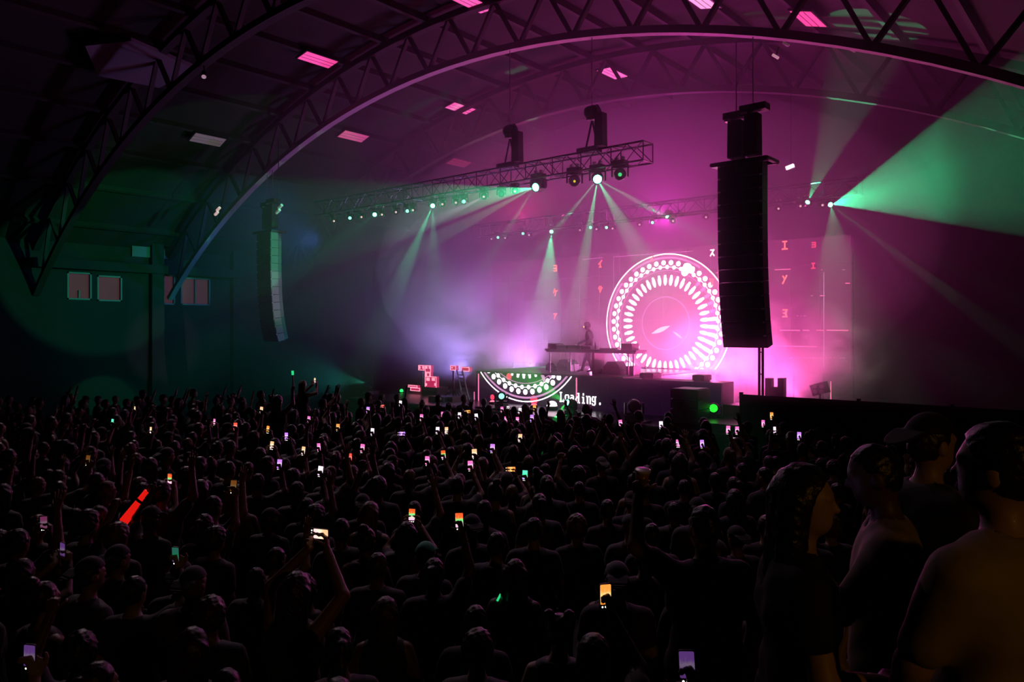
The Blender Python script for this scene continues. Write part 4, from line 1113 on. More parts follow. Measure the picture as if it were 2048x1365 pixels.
SH = {1: A3(.185, -.01, 1.398), -1: A3(-.185, -.01, 1.398)}
def arm(s, elbow, wrist, f, n, curl=.25, t=None, spread=.12):
    return dict(s=s, e=A3(*elbow), w=A3(*wrist), f=f, n=n, curl=curl, t=t if t is not None else (-s, 0, 0), spread=spread)
def down(s, dy=0.0): return arm(s, (s * .27, -.05 + dy, 1.15), (s * .26, .04 + dy, .91), (0, .25, -1), (-s, 0, 0), .45, (0, 1, 0))
def build_person(sp, hb=.024, hf=.010, extra_k=0):
    """sp: pose and look -> meshes by part name"""
    bw = sp.get('w', 1.0)
    arms = sp.get('arms', [down(1), down(-1)])
    hy, hp = sp.get('head', (0.0, 0.0))             # yaw (+ = to own left), pitch (+ = down)
    st = sp.get('stance', .105)
    legs = sp.get('legs') or [((s * .09, 0, .92), (s * (st + .01), .03, .5), (s * st, -.02, .085), (s * (st + .02), .15, .035)) for s in (1, -1)]
    lean = sp.get('lean', (0.0, 0.0))
    def L(p):                                        # bend the upper body over the hips
        p = np.array(p, np.float32); k = max(0, p[2] - .95); p[0] += lean[0] * k; p[1] += lean[1] * k; return p
    torso = [((-.085 * bw, 0, .93), (.085 * bw, 0, .93), .122), ((-.055 * bw, .0, 1.08), (.055 * bw, 0, 1.08), .11 * (.5 + .5 * bw)),
             ((-.085 * bw, -.005, 1.27), (.085 * bw, -.005, 1.27), .118), ((-.115 * bw, -.01, 1.372), (.115 * bw, -.01, 1.372), .082), ((-.05 * bw, -.015, 1.43), (.05 * bw, -.015, 1.43), .058)]
    torso = [(L(a), L(b), r) for a, b, r in torso]
    up = []; lo = []; hp_ = []
    for a in arms:
        sh = SH[a['s']].copy(); sh[0] *= .35 + .65 * bw
        if a['e'][2] > 1.45: sh[2] += .03
        sh = L(sh); e, w = L(a['e']), L(a['w'])
        up.append((sh, e, .060, .046)); lo.append((e, w, .046, .031))
        hp_.append(hand_prims(w, a['f'], a['n'], a['t'], a['curl'], a['spread']))
    lg = [[(np.array(j[0]), np.array(j[1]), .086, .06), (np.array(j[1]), np.array(j[2]), .058, .040), (np.array(j[2]), np.array(j[3]), .044, .034)] for j in legs]
    nk0, nk1 = L((0, -.015, 1.42)), L((0, .012, 1.57))
    def body(P):
        d = cap(P, nk0, nk1, .058, .054)
        for a, b, r in torso: d = smin(d, cap(P, a, b, r), .06)
        for a in up: d = smin(d, cap(P, *a), .05)
        for a in lo: d = smin(d, cap(P, *a), .02)
        for g in lg:
            for q in g: d = smin(d, cap(P, *q), .03)
        return d
    pts = [p for a in up + lo for p in (a[0], a[1])] + [np.array(p) for j in legs for p in j] + [p for t_ in torso for p in t_[:2]] + [nk1]
    pts = np.array(pts); lo_, hi_ = pts.min(0) - .16, pts.max(0) + .16
    out = {}
    bp = [nets(body, lo_, hi_, hb)]
    # head in its own frame
    pv = L((0, 0, 1.55)); hr = np.array(Matrix.Rotation(hy, 3, 'Z') @ Matrix.Rotation(-hp, 3, 'X'), np.float32)
    off = A3(0, 0, 1.55)
    def H(P): return (P - pv) @ hr + off
    def head(P):
        p = H(P)
        d = ell(p, (0, .018, 1.662), (.077, .097, .115))
        d = smin(d, ell(p, (0, .052, 1.592), (.052, .056, .050)), .03)
        d = smin(d, cap(p, (0, .108, 1.668), (0, .124, 1.636), .007, .013), .012)
        d = smin(d, cap(p, (-.042, .094, 1.685), (.042, .094, 1.685), .012), .02)
        for s in (-1, 1):
            d = smin(d, ell(p, (s * .079, .008, 1.648), (.010, .022, .031)), .008)
            d = np.maximum(d, -(ell(p, (s * .031, .118, 1.664), (.019, .014, .011))))
            d = smin(d, ell(p, (s * .031, .095, 1.663), (.014, .012, .010)), .003)
        d = np.maximum(d, -cap(p, (-.022, .112, 1.604), (.022, .112, 1.604), .004))
        d = smin(d, cap(p, (-.018, .100, 1.598), (.018, .100, 1.598), .008), .008)
        return smin(d, cap(P, nk0 + (nk1 - nk0) * .35, nk1, .056, .053), .02)
    hc = (np.array([[x, y, z] for x in (-.1, .1) for y in (-.10, .15) for z in (1.48, 1.80)], np.float32) - off) @ hr.T + pv
    bp.append(nets(head, hc.min(0) - .02, hc.max(0) + .02, hf))
    for pr, a in zip(hp_, lo):
        q = np.array([p[k] for p in pr for k in (0, 1)])
        wr = a[1]; fa = a[0] + (a[1] - a[0]) * .82
        def hand(P, pr=pr):
            d = cap(P, fa, wr, .034, .029)
            for i, p in enumerate(pr): d = smin(d, cap(P, *p), .010 if i % 4 == 0 else .004)
            return d
        bp.append(nets(hand, np.minimum(q.min(0), fa) - .045, np.maximum(q.max(0), fa) + .045, min(hf, .0085)))
    out['body'] = np_mesh('body', bp, sp.get('skin', SKIN))
    # shirt
    sl = sp.get('sleeve', .6); hem = sp.get('hem', .87); tank = sp.get('tank', False)
    def shirt(P):
        d = None
        for a, b, r in torso:
            c = cap(P, a, b, r + .017); d = c if d is None else smin(d, c, .07)
        if not tank:
            for a, b in zip(up, lo):
                e = a[0] + (a[1] - a[0]) * min(1, sl)
                d = smin(d, cap(P, a[0], e, .078, .078 - .018 * sl), .045)
                if sl > 1: d = smin(d, cap(P, b[0], b[0] + (b[1] - b[0]) * (sl - 1), .062, .046), .02)
            d = smin(d, cap(P, L((-.10, -.015, 1.395)), L((.10, -.015, 1.395)), .07), .05)
        else:
            for s in (-1, 1): d = smin(d, cap(P, L((s * .10, .02, 1.38)), L((s * .085, -.03, 1.475)), .028), .03)
            d = np.maximum(d, P[..., 2] - 1.49)
        d = d + fold(P, .0045, 34.0)
        d = np.maximum(d, hem - P[..., 2])
        return np.maximum(d, -cap(P, nk0 + A3(0, .02, .045), nk1 + A3(0, .03, .06), .066, .075))
    so = [nets(shirt, np.minimum(lo_, lo_), hi_, hb)]
    out['shirt'] = np_mesh('shirt', so, sp.get('cloth', CLOTH))
    if sp.get('trousers', True):
        def trs(P):
            d = cap(P, (-.085 * bw, 0, .93), (.085 * bw, 0, .93), .130)
            for g in lg:
                d = smin(d, cap(P, g[0][0], g[0][1], .098, .074), .05); d = smin(d, cap(P, g[1][0], g[1][1], .072, .060), .03)
            d = d + fold(P, .004, 28.0)
            return np.maximum(d, P[..., 2] - 1.0)
        q = np.array([p for j in legs for p in j] + [[-.1, 0, 1.0], [.1, 0, 1.0]])
        out['trousers'] = np_mesh('trousers', [nets(trs, q.min(0) - .15, q.max(0) + .15, hb * 1.15)], TROUS)
    # hair
    hs = sp.get('hair', 'short')
    if hs != 'none':
        def hair(P):
            p = H(P)
            big = {'short': 0, 'crop': -.006, 'curly': .024, 'long': .006, 'bun': .0, 'buns': 0, 'pony': 0, 'cap': -.004, 'back_cap': -.004, 'bob': .012}[hs]
            d = ell(p, (0, .010, 1.672), (.085 + big, .106 + big, .120 + big))
            wob = np.sin(p[..., 0] * 95 + 3 * np.sin(p[..., 2] * 40)) * np.sin(p[..., 2] * 70 + p[..., 1] * 85)
            d = d + (.0065 if hs == 'curly' else .0035) * wob
            face = (p[..., 1] - .062) * .80 - (p[..., 2] - 1.700) * .60
            d = np.maximum(d, face)
            d = np.maximum(d, (1.600 - p[..., 2]) + np.clip(p[..., 1], -.2, .1) * .25)
            if hs in ('long', 'bob'):
                zl = 1.34 if hs == 'long' else 1.50
                for s in (-1, 0, 1):
                    c = cap(p, (s * .055, -.045 + .03 * abs(s), 1.67), (s * .075, -.085 + .045 * abs(s), zl), .062, .046); d = smin(d, c + .004 * wob, .03)
                d = np.maximum(d, np.where(p[..., 2] < 1.66, p[..., 1] - .045, -1))
            if hs == 'pony': d = smin(d, cap(p, (0, -.09, 1.72), (0, -.15, 1.55), .036, .022) + .003 * wob, .02)
            if hs == 'bun': d = smin(d, ell(p, (0, -.065, 1.80), (.048, .048, .045)) + .003 * wob, .015)
            if hs == 'buns':
                for s in (-1, 1): d = smin(d, ell(p, (s * .07, -.01, 1.785), (.042, .042, .042)) + .003 * wob, .012)
            return d
        zlow = 1.27 if hs == 'long' else 1.42
        hc = (np.array([[x, y, z] for x in (-.15, .15) for y in (-.21, .15) for z in (zlow, 1.86)], np.float32) - off) @ hr.T + pv
        out['hair'] = np_mesh('hair', [nets(hair, hc.min(0) - .02, hc.max(0) + .02, hf * 1.1)], sp.get('hairm', HAIR))
        if hs in ('cap', 'back_cap'):
            sg = 1 if hs == 'cap' else -1
            def hat(P):
                p = H(P)
                d = np.maximum(ell(p, (0, .010, 1.690), (.094, .112, .112)), 1.715 - p[..., 2])
                br = np.maximum(np.abs(p[..., 2] - 1.718 + .5 * np.maximum(0, sg * p[..., 1] - .10)) - .007, ell(p, (0, sg * .105, 1.718), (.082, .105, .2)))
                return smin(d, br, .01)
            hc2 = (np.array([[x, y, z] for x in (-.11, .11) for y in (-.23, .23) for z in (1.62, 1.82)], np.float32) - off) @ hr.T + pv
            out['cap'] = np_mesh('cap', [nets(hat, hc2.min(0) - .02, hc2.max(0) + .02, hf)], sp.get('capm', CLOTH))
    return out

SKIN = palette_mat('skin', [(.42, .26, .19), (.35, .2, .14), (.5, .33, .25), (.2, .11, .075), (.11, .06, .04), (.45, .29, .2)], .5, var=.08, coat=.05)
HAIR = palette_mat('hair', [(.012, .009, .008), (.02, .014, .01), (.05, .03, .018), (.01, .008, .008), (.16, .10, .05), (.03, .018, .012)], .38, var=.3, scale=60, bump=.25)
BLOND = palette_mat('blond_hair', [(.42, .27, .12), (.36, .22, .09)], .4, var=.25, scale=60, bump=.25)
CLOTH = palette_mat('cloth', [(.012, .012, .013), (.02, .02, .024), (.015, .014, .016), (.06, .06, .065), (.018, .022, .035), (.01, .01, .01), (.12, .11, .11), (.03, .012, .014), (.014, .014, .014), (.022, .026, .022)], .75, sheen=.15, bump=.1)
PALE = palette_mat('pale_cloth', [(.38, .34, .30), (.34, .32, .32)], .75, bump=.1)
TROUS = palette_mat('denim', [(.012, .013, .018), (.02, .022, .035), (.010, .010, .010)], .8, bump=.1)

UPV = (0, 0, 1)
def raised(s, reach=1.0, open_=True, bend=.0):
    return arm(s, (s * (.30 + bend), .10, 1.62), (s * (.22 + bend * .5), .20, 1.62 + .25 * reach), (0, .15, 1), (0, 1, 0), .12 if open_ else 1.25, (-s, 0, 0), .35 if open_ else .05)
ph_r = [arm(1, (.28, .20, 1.52), (.17, .34, 1.745), (-.1, .12, 1), (-.6, -.6, 0), .75, (-.6, -.6, 0), .05), down(-1)]
ph_hi = [arm(1, (.27, .14, 1.66), (.19, .27, 1.905), (-.08, .12, 1), (-.6, -.6, 0), .75, (-.6, -.6, 0), .05), down(-1)]
ph_b = [arm(s, (s * .25, .24, 1.44), (s * .085, .39, 1.655), (-s * .1, .1, 1), (-s, -.35, 0), .8, (-s * .3, -1, 0), .05) for s in (1, -1)]
fold_a = [arm(s, (s * .25, .02, 1.14), (-s * .05, .20, 1.18 + .04 * s), (-s, .1, .1), (0, -1, 0), .5, UPV) for s in (1, -1)]
PROTO = {
    'stand_short': dict(arms=[down(1), down(-1)], hair='short', w=1.05, words=('short-haired', 'with arms down')),
    'stand_crop': dict(arms=[down(1, .05), down(-1)], hair='crop', w=1.12, head=(.25, 0), words=('crop-haired', 'with head turned')),
    'stand_curly': dict(arms=[down(1), down(-1, .06)], hair='curly', w=1.0, words=('curly-haired', 'with arms down')),
    'stand_long': dict(arms=[down(1), down(-1)], hair='long', w=.88, sleeve=.4, words=('long-haired', 'with arms down')),
    'stand_bun': dict(arms=fold_a, hair='bun', w=.88, tank=True, words=('top-knotted', 'with arms folded')),
    'stand_cap': dict(arms=[down(1), down(-1)], hair='cap', w=1.08, head=(-.2, .05), words=('capped', 'with arms down')),
    'stand_backcap': dict(arms=fold_a, hair='back_cap', w=1.08, words=('backward-capped', 'with arms folded')),
    'stand_bob': dict(arms=[down(1), down(-1)], hair='bob', w=.88, head=(-.3, 0), tank=True, words=('bob-haired', 'with head turned')),
    'stand_pony': dict(arms=[down(1), down(-1)], hair='pony', w=.9, sleeve=.45, words=('ponytailed', 'with arms down')),
    'arm_open': dict(arms=[raised(1, 1.15), down(-1)], hair='short', w=1.0, words=('short-haired', 'reaching one open hand up')),
    'arm_fist': dict(arms=[raised(-1, 1.0, False), down(1)], hair='curly', w=1.05, words=('curly-haired', 'pumping one fist')),
    'arms_open': dict(arms=[raised(1, 1.1, True, .05), raised(-1, 1.0, True, .08)], hair='long', w=.9, tank=True, words=('long-haired', 'waving both open hands')),
    'arms_fist': dict(arms=[raised(1, .95, False, .06), raised(-1, 1.1, False, .02)], hair='crop', w=1.1, words=('crop-haired', 'raising both fists')),
    'phone_one': dict(arms=ph_r, hair='short', w=1.0, words=('short-haired', 'filming one-handed'), phone=((.135, .345, 1.850), 0)),
    'phone_high': dict(arms=ph_hi, hair='pony', w=.9, words=('ponytailed', 'filming with arm stretched up'), phone=((.160, .285, 2.010), 0)),
    'phone_both': dict(arms=ph_b, hair='long', w=.9, words=('long-haired', 'filming with both hands'), phone=((0, .395, 1.760), 0)),
    'phone_wide': dict(arms=ph_b, hair='cap', w=1.05, words=('capped', 'filming with both hands'), phone=((0, .395, 1.760), 1)),
}
PM = {}
for k_, sp_ in PROTO.items(): PM[k_] = build_person(sp_)
FOCUS = Vector((-17.0, 21.0, 0))
ALL = []
def face_angle(x, y, jit=0.0): return math.atan2(FOCUS.y - y, FOCUS.x - x) - math.pi / 2 + jit
def put_person(meshes, x, y, rz, s=1.0, z=0.0, label='', group=None, name='person'):
    t = thing(name, label, 'person', (x, y, z), rz, group); t.scale = (s, s, s)
    for nm, me in meshes.items(): inst(nm, me, t)
    return t

# ---- phones
case_me = MB()
def rr_poly(w, h, r, n=4):
    P = []
    for cx_, cz_, a0 in ((w / 2 - r, h / 2 - r, 0), (-w / 2 + r, h / 2 - r, 90), (-w / 2 + r, -h / 2 + r, 180), (w / 2 - r, -h / 2 + r, 270)):
        for i in range(n): a = R(a0 + 90 * i / (n - 1)); P.append((cx_ + r * math.cos(a), cz_ + r * math.sin(a)))
    return P
case_me = MB().prism(rr_poly(.076, .155, .012), .009).mesh('phone_case', BLACK)
cam_me = MB().prism(rr_poly(.026, .03, .006), .003, Matrix.Translation((.018, .006, .055))).mesh('camera_bump', BLACKM)
ctl_me = MB()
for i, x in enumerate((-.02, 0, .02)): disc(ctl_me, x, 0, .006, 8)
ctl_me = ctl_me.mesh('shutter_controls', mat('phone_controls', (.3, .3, .3), .4, em=(1, .95, .85), est=1.8, sampling='NONE'))
SCREEN = {}
def screen_me(key, top, mid, bot, st):
    if key in SCREEN: return SCREEN[key]
    m = bpy.data.materials.new('phone_screen_' + key); m.use_nodes = True; nt = m.node_tree; b = nt.nodes['Principled BSDF']
    tc = nt.nodes.new('ShaderNodeTexCoord'); sp_ = nt.nodes.new('ShaderNodeSeparateXYZ'); nt.links.new(tc.outputs['Generated'], sp_.inputs[0])
    no = nt.nodes.new('ShaderNodeTexNoise'); no.inputs['Scale'].default_value = 4; nt.links.new(tc.outputs['Generated'], no.inputs['Vector'])
    ad = nt.nodes.new('ShaderNodeMath'); ad.operation = 'MULTIPLY_ADD'; ad.inputs[1].default_value = .5; nt.links.new(no.outputs[0], ad.inputs[0]); nt.links.new(sp_.outputs[2], ad.inputs[2])
    cr = nt.nodes.new('ShaderNodeValToRGB'); el = cr.color_ramp.elements; el[0].position = .35; el[0].color = (*bot, 1); el[1].position = 1.1; el[1].color = (*top, 1)
    e = el.new(.75); e.color = (*mid, 1)
    nt.links.new(ad.outputs[0], cr.inputs[0]); nt.links.new(cr.outputs[0], b.inputs['Emission Color']); b.inputs['Emission Strength'].default_value = st
    b.inputs['Base Color'].default_value = (.01, .01, .01, 1); b.inputs['Roughness'].default_value = .15
    m.cycles.emission_sampling = 'NONE'
    SCREEN[key] = MB().prism(rr_poly(.068, .118, .006), .0012, Matrix.Translation((0, -.0052, .012))).mesh('screen', m)
    return SCREEN[key]
PC = {'pink': ((.9, .15, .5), (1, .6, .85), (1, .2, .55)), 'white': ((1, .75, .9), (1, .9, 1), (.8, .5, .8)), 'violet': ((.55, .2, 1), (.85, .6, 1), (.5, .15, .9)), 'amber': ((1, .3, .05), (1, .6, .2), (.6, .2, .02)),
      'green': ((.9, .1, .02), (.1, .8, .2), (1, .45, .7)), 'cream': ((1, .5, .25), (1, .8, .55), (1, .6, .6)), 'red': ((1, .08, .05), (1, .3, .25), (.9, .05, .1)), 'emerald': ((.1, .7, .5), (.05, .9, .35), (.5, .3, .8))}
def put_phone(M, key, label, group='glowing phones over the crowd', st=1.6):
    t = thing('smartphone', label, 'phone', (0, 0, 0), 0, group); t.matrix_world = M
    inst('phone_case', case_me, t); inst('camera_bump', cam_me, t)
    s_ = inst('screen', screen_me(key, *PC[key.split('_')[0]], st), t)
    inst('shutter_controls', ctl_me, t, (0, -.0052, -.062))
    return t
PHONES = [(573, 874, 'violet'), (544, 892, 'cream'), (607, 903, 'cream'), (638, 896, 'pink'), (676, 856, 'amber'), (745, 865, 'white'), (736, 821, 'violet'), (725, 898, 'pink'), (700, 917, 'red'), (641, 944, 'white'), (559, 930, 'violet'),
          (803, 868, 'violet'), (801, 808, 'white'), (843, 836, 'pink'), (855, 923, 'pink'), (887, 911, 'green'), (893, 862, 'cream'), (875, 862, 'white'), (919, 832, 'white'), (953, 835, 'white'), (935, 824, 'amber'), (949, 909, 'cream'), (985, 898, 'violet'),
          (1004, 820, 'pink'), (1016, 819, 'white'), (1012, 840, 'pink'), (1040, 823, 'white'), (1035, 841, 'pink'), (1069, 817, 'amber'), (1064, 838, 'violet'), (1040, 877, 'cream'), (1050, 952, 'emerald'), (824, 1032, 'green'), (919, 1044, 'green'), (1021, 939, 'amber'),
          (941, 933, 'pink'), (765, 813, 'red'), (618, 840, 'pink'), (523, 821, 'cream'), (536, 860, 'amber'), (885, 830, 'pink'), (1241, 848, 'pink'), (1322, 851, 'white'), (1356, 888, 'pink'), (1404, 889, 'violet'), (1468, 884, 'white'), (1474, 862, 'pink'), (1456, 861, 'pink'),
          (1543, 833, 'amber'), (1526, 848, 'pink'), (1549, 862, 'white'), (1598, 873, 'violet'), (1211, 1182, 'amber'), (340, 960, 'green'), (429, 845, 'pink'), (302, 862, 'cream'), (270, 820, 'cream'), (176, 922, 'amber'), (471, 854, 'red'), (88, 1048, 'pink'), (352, 1113, 'emerald'), (467, 975, 'amber'), (225, 846, 'emerald'), (126, 1102, 'violet'), (1375, 1320, 'violet'), (60, 1316, 'violet')]
rng = random.Random(11)
placed = []      # (x, y, radius)
def free(x, y, r):
    return all((x - a) ** 2 + (y - b) ** 2 > (r + c) ** 2 * .25 for a, b, c in placed)
def ok_floor(x, y):
    return XL + .6 < x < XR - .4 and y < 15.9 and not (x > -3.1 and y < 5.0)
people = []      # dicts
DIMP = {(126, 1102), (60, 1316), (1375, 1320), (352, 1113), (88, 1048), (176, 922), (467, 975)}  # dim screens; the lowest central violet one stands for scattered purple glints
WIDE = {(803, 868), (935, 824), (1021, 939), (765, 813)}
HIGH = {(801, 808), (1069, 817), (1016, 819), (1543, 833), (736, 821), (1040, 823), (523, 821), (270, 820), (953, 835), (1322, 851)}
for px, py, c in PHONES:
    k = 'phone_wide' if (px, py) in WIDE else 'phone_high' if (px, py) in HIGH else rng.choice(['phone_one', 'phone_one', 'phone_high', 'phone_both'])
    if (px, py) == (1468, 884): k = 'phone_both'
    loc, wide = PROTO[k]['phone']
    s = rng.uniform(.96, 1.05)
    for it in range(14):
        d = (CAMZ - loc[2] * s) * FPX / (py - HZ)
        P = AD(px, py, d)
        rz = face_angle(P.x, P.y, rng.uniform(-.15, .15))
        q = Matrix.Rotation(rz, 3, 'Z') @ (Vector(loc) * s)
        x, y = P.x - q.x, P.y - q.y
        if ok_floor(x, y) and free(x, y, .42): break
        s *= .985 if it % 2 else 1.03
    placed.append((x, y, .42))
    people.append(dict(k=k, x=x, y=y, rz=rz, s=s, phone=(c, wide, (px, py))))
ARMS = [(310, 775, 'arm_open'), (262, 802, 'arm_open'), (376, 776, 'arms_open'), (450, 772, 'arm_open'), (480, 770, 'arms_open'), (410, 796, 'arm_fist'), (505, 782, 'arm_open'), (330, 806, 'arms_fist'), (22, 915, 'arm_open'), (65, 892, 'arm_open'), (122, 912, 'arm_open'),
        (240, 902, 'arm_open'), (178, 852, 'arm_open'), (205, 832, 'arm_fist'), (462, 790, 'arms_open'), (612, 846, 'arm_open'), (657, 946, 'arm_open'), (742, 886, 'arm_open'), (792, 906, 'arm_fist'), (905, 812, 'arm_open'), (1012, 815, 'arm_open'), (940, 800, 'arm_open'), (840, 805, 'arm_open'), (585, 803, 'arm_fist'),
        (1240, 866, 'arm_open'), (1369, 862, 'arm_open'), (1350, 838, 'arm_open'), (690, 800, 'arms_open'), (655, 806, 'arm_open'), (110, 985, 'arm_open'), (60, 860, 'arm_open'), (300, 985, 'arm_fist'), (380, 905, 'arm_open'), (690, 890, 'arm_open'), (150, 850, 'arms_open'), (780, 800, 'arms_open'), (545, 778, 'arm_open'), (1060, 815, 'arm_open')]
for px, py, k in ARMS:
    s = rng.uniform(.97, 1.05); zl = 2.06
    for it in range(10):
        d = (CAMZ - zl * s) * FPX / (py - HZ); P = AD(px, py, d); rz = face_angle(P.x, P.y, rng.uniform(-.2, .2))
        q = Matrix.Rotation(rz, 3, 'Z') @ (Vector((.2, .2, 0)) * s * (1 if k != 'arm_fist' else 1))
        x, y = P.x - q.x, P.y - q.y
        if ok_floor(x, y) and free(x, y, .42): break
        s *= .985 if it % 2 else 1.03
    if not ok_floor(x, y): continue
    placed.append((x, y, .42)); people.append(dict(k=k, x=x, y=y, rz=rz, s=s))
# the two big raised fists in front of the display
P = AD(1182, 822, 13.4); rz = face_angle(P.x, P.y)
placed.append((P.x, P.y, .5)); people.append(dict(k='arms_fist', x=P.x, y=P.y, rz=rz, s=1.08, special='crop-haired guest raising both dark fists in front of the loading text'))
KEEP = [(AD(590, 662, 5.5), .55), (AD(285, 662, 8.0), .5), (AD(850, 662, 6.8), .45), (AD(1030, 662, 6.4), .5), (AD(1118, 662, 5.15), .5), (AD(563, 662, 14.8), .6), (AD(613, 662, 19.4), .6), (AD(955, 662, 5.4), .45)]
NEARRES = len(placed)
for p_, r_ in KEEP: placed.append((p_.x, p_.y, r_))
plain = ['stand_short', 'stand_crop', 'stand_curly', 'stand_long', 'stand_bun', 'stand_cap', 'stand_backcap', 'stand_bob', 'stand_pony', 'stand_short', 'stand_curly', 'stand_long', 'stand_crop']
tries = 0
cand = []
while tries < 9000:
    tries += 1
    x, y = rng.uniform(XL + .8, 2.5), rng.uniform(1.0, 15.8)
    if not ok_floor(x, y): continue
    px, py, d = pix((x, y, 1.7))
    if d < 3.6 or d > 23.5 or not (-60 < px < 2110) or py > 1440: continue
    r_ = .50 + .022 * max(0, d - 8)
    if not free(x, y, r_): continue
    placed.append((x, y, r_))
    people.append(dict(k=rng.choice(plain) if rng.random() > .10 else rng.choice(['arm_open', 'arms_open', 'arm_fist']), x=x, y=y, rz=face_angle(x, y, rng.uniform(-.45, .45)), s=rng.uniform(.93, 1.06)))
for q in people: q['px'], q['py'], q['d'] = pix((q['x'], q['y'], 1.7))
people.sort(key=lambda q: (0 if (q.get('phone') or q.get('special')) else 1, q['d']))
INDIV = people[:285]; REST = people[285:]
# labels: look and pose, row, and order within it counted from the window wall
cls = {}
for q in INDIV:
    row = 'by the stage' if q['d'] > 13.5 else 'mid-floor' if q['d'] > 8.5 else 'at the rear'
    q['row'] = row; cls.setdefault((q['k'].split('_')[0] if False else q['k'], row), []).append(q)
for (k, row), qs in cls.items():
    qs.sort(key=lambda q: q['px']); h_, po = PROTO[k]['words']
    for i, q in enumerate(qs):
        q['label'] = q.get('special') or ('%s guest %s %s, %s from the windows' % (h_, po, row, ordinal(i)))
pcl = {}
for q in INDIV:
    if q.get('phone'): pcl.setdefault(q['phone'][0], []).append(q)
for c, qs in pcl.items():
    qs.sort(key=lambda q: q['phone'][2][0])
    for i, q in enumerate(qs): q['plabel'] = 'raised phone with %s screen, %s of its colour from the windows' % (c, ordinal(i))
for q in INDIV:
    t = put_person(PM[q['k']], q['x'], q['y'], q['rz'], q['s'], 0, q['label'], 'guests ' + q['row'])
    if q.get('phone'):
        c, wide, pp = q['phone']; loc, _ = PROTO[q['k']]['phone']
        M = Matrix.Translation((q['x'], q['y'], 0)) @ Matrix.Rotation(q['rz'], 4, 'Z') @ Matrix.Translation(Vector(loc) * q['s'])
        # turn the screen to the holder, a little tilted
        M = M @ Matrix.Rotation(R(rng.uniform(-14, 14)), 4, 'Z') @ Matrix.Rotation(R(rng.uniform(-8, 4)), 4, 'X') @ Matrix.Rotation(R((90 if wide else 0) + rng.uniform(-6, 6)), 4, 'Y')
        put_phone(M, c + '_dim' if pp in DIMP else c, q['plabel'], st=.16 if pp in DIMP else 1.3)
# everybody else, too far and too many: one mass
if REST:
    LOW = {}
    for k in {q['k'] for q in REST}:
        ms = build_person(dict(PROTO[k], trousers=False), hb=.045, hf=.022); vs_, fs_ = [], []; o_ = 0
        for nm, me in ms.items():
            v = np.empty(len(me.vertices) * 3, np.float32); me.vertices.foreach_get('co', v); f = np.empty(len(me.loops), np.int32); me.loops.foreach_get('vertex_index', f)
            mi = {'body': 0, 'shirt': 1, 'hair': 2, 'cap': 1}[nm]
            vs_.append(v.reshape(-1, 3)); fs_.append((f.reshape(-1, 4) + o_, mi)); o_ += len(v) // 3
            bpy.data.meshes.remove(me)
        LOW[k] = (np.concatenate(vs_), fs_)
    VV, FF, MI = [], [], []; o_ = 0
    for q in REST:
        v, fs_ = LOW[q['k']]; c, s_ = math.cos(q['rz']), math.sin(q['rz'])
        w = v * q['s']; w = np.stack([w[:, 0] * c - w[:, 1] * s_ + q['x'], w[:, 0] * s_ + w[:, 1] * c + q['y'], w[:, 2]], 1)
        VV.append(w)
        for f, mi in fs_: FF.append(f + o_); MI.append(np.full(len(f), mi, np.int32))
        o_ += len(v)
    me = np_mesh('crowd', [(np.concatenate(VV), np.concatenate(FF))], mat('far_skin', (.33, .21, .16), .5)); me.materials.append(mat('far_cloth', (.02, .02, .022), .8)); me.materials.append(mat('far_hair', (.015, .011, .009), .4))
    me.polygons.foreach_set('material_index', np.concatenate(MI))
    o = bpy.data.objects.new('crowd', me); COL.objects.link(o); o['kind'] = 'stuff'; o['label'] = 'distant packed crowd in the dark before the stage'; o['category'] = 'crowd'
print('PEOPLE', len(people), len(INDIV), len(REST))

# ------------------------------------------------------------------ people who stand out
def dir_rz(cr, cf):
    d = CR * cr + CF * cf; return math.atan2(d.y, d.x) - math.pi / 2
def named(sp, px, d, z, s, rz, label, fine=True):
    p = AD(px, HZ, d)
    return put_person(build_person(sp, .017 if fine else .022, .0075 if fine else .009), p.x, p.y, rz, s, z, label), Matrix.Translation((p.x, p.y, z)) @ Matrix.Rotation(rz, 4, 'Z') @ Matrix.Scale(s, 4)
AMBC = palette_mat('ochre_cloth', [(.32, .25, .14), (.30, .24, .13)], .75, bump=.1)
DARKC = palette_mat('dark_cloth', [(.012, .012, .013), (.016, .014, .015)], .8, bump=.1)
# bearded guest checking his phone on the terrace
hold = [arm(-1, (-.26, .16, 1.17), (-.14, .34, 1.43), (.1, .25, 1), (.5, -.8, 0), .8, (.8, -.4, 0), .05), down(1)]
t, M = named(dict(arms=hold, hair='crop', w=1.06, sleeve=.8, cloth=AMBC, head=(0, .22)), 1772, 2.95, 1.5, .985, dir_rz(-1, .45), 'crop-haired guest in ochre shirt looking at a phone on the terrace')
put_phone(M @ Matrix.Translation((-.09, .36, 1.545)) @ Matrix.Rotation(R(-25), 4, 'Z') @ Matrix.Rotation(R(-15), 4, 'X'), 'violet', 'phone with violet screen held by the guest in the ochre shirt', None)
# guest in profile wearing a cap
t, M = named(dict(arms=[down(1), down(-1)], hair='back_cap', w=1.1, sleeve=.7, capm=DARKC), 1856, 3.35, 1.5, 1.02, dir_rz(1, .25), 'guest in a backward cap turned in profile on the terrace')
# tall guest with back to us, creased ochre shirt
t, M = named(dict(arms=[down(1, .1), down(-1, .12)], hair='short', w=1.2, sleeve=.75, cloth=AMBC, head=(.3, 0)), 2010, 2.2, 1.5, 1.08, dir_rz(-.45, 1), 'tall guest in creased ochre shirt at the edge of the terrace')
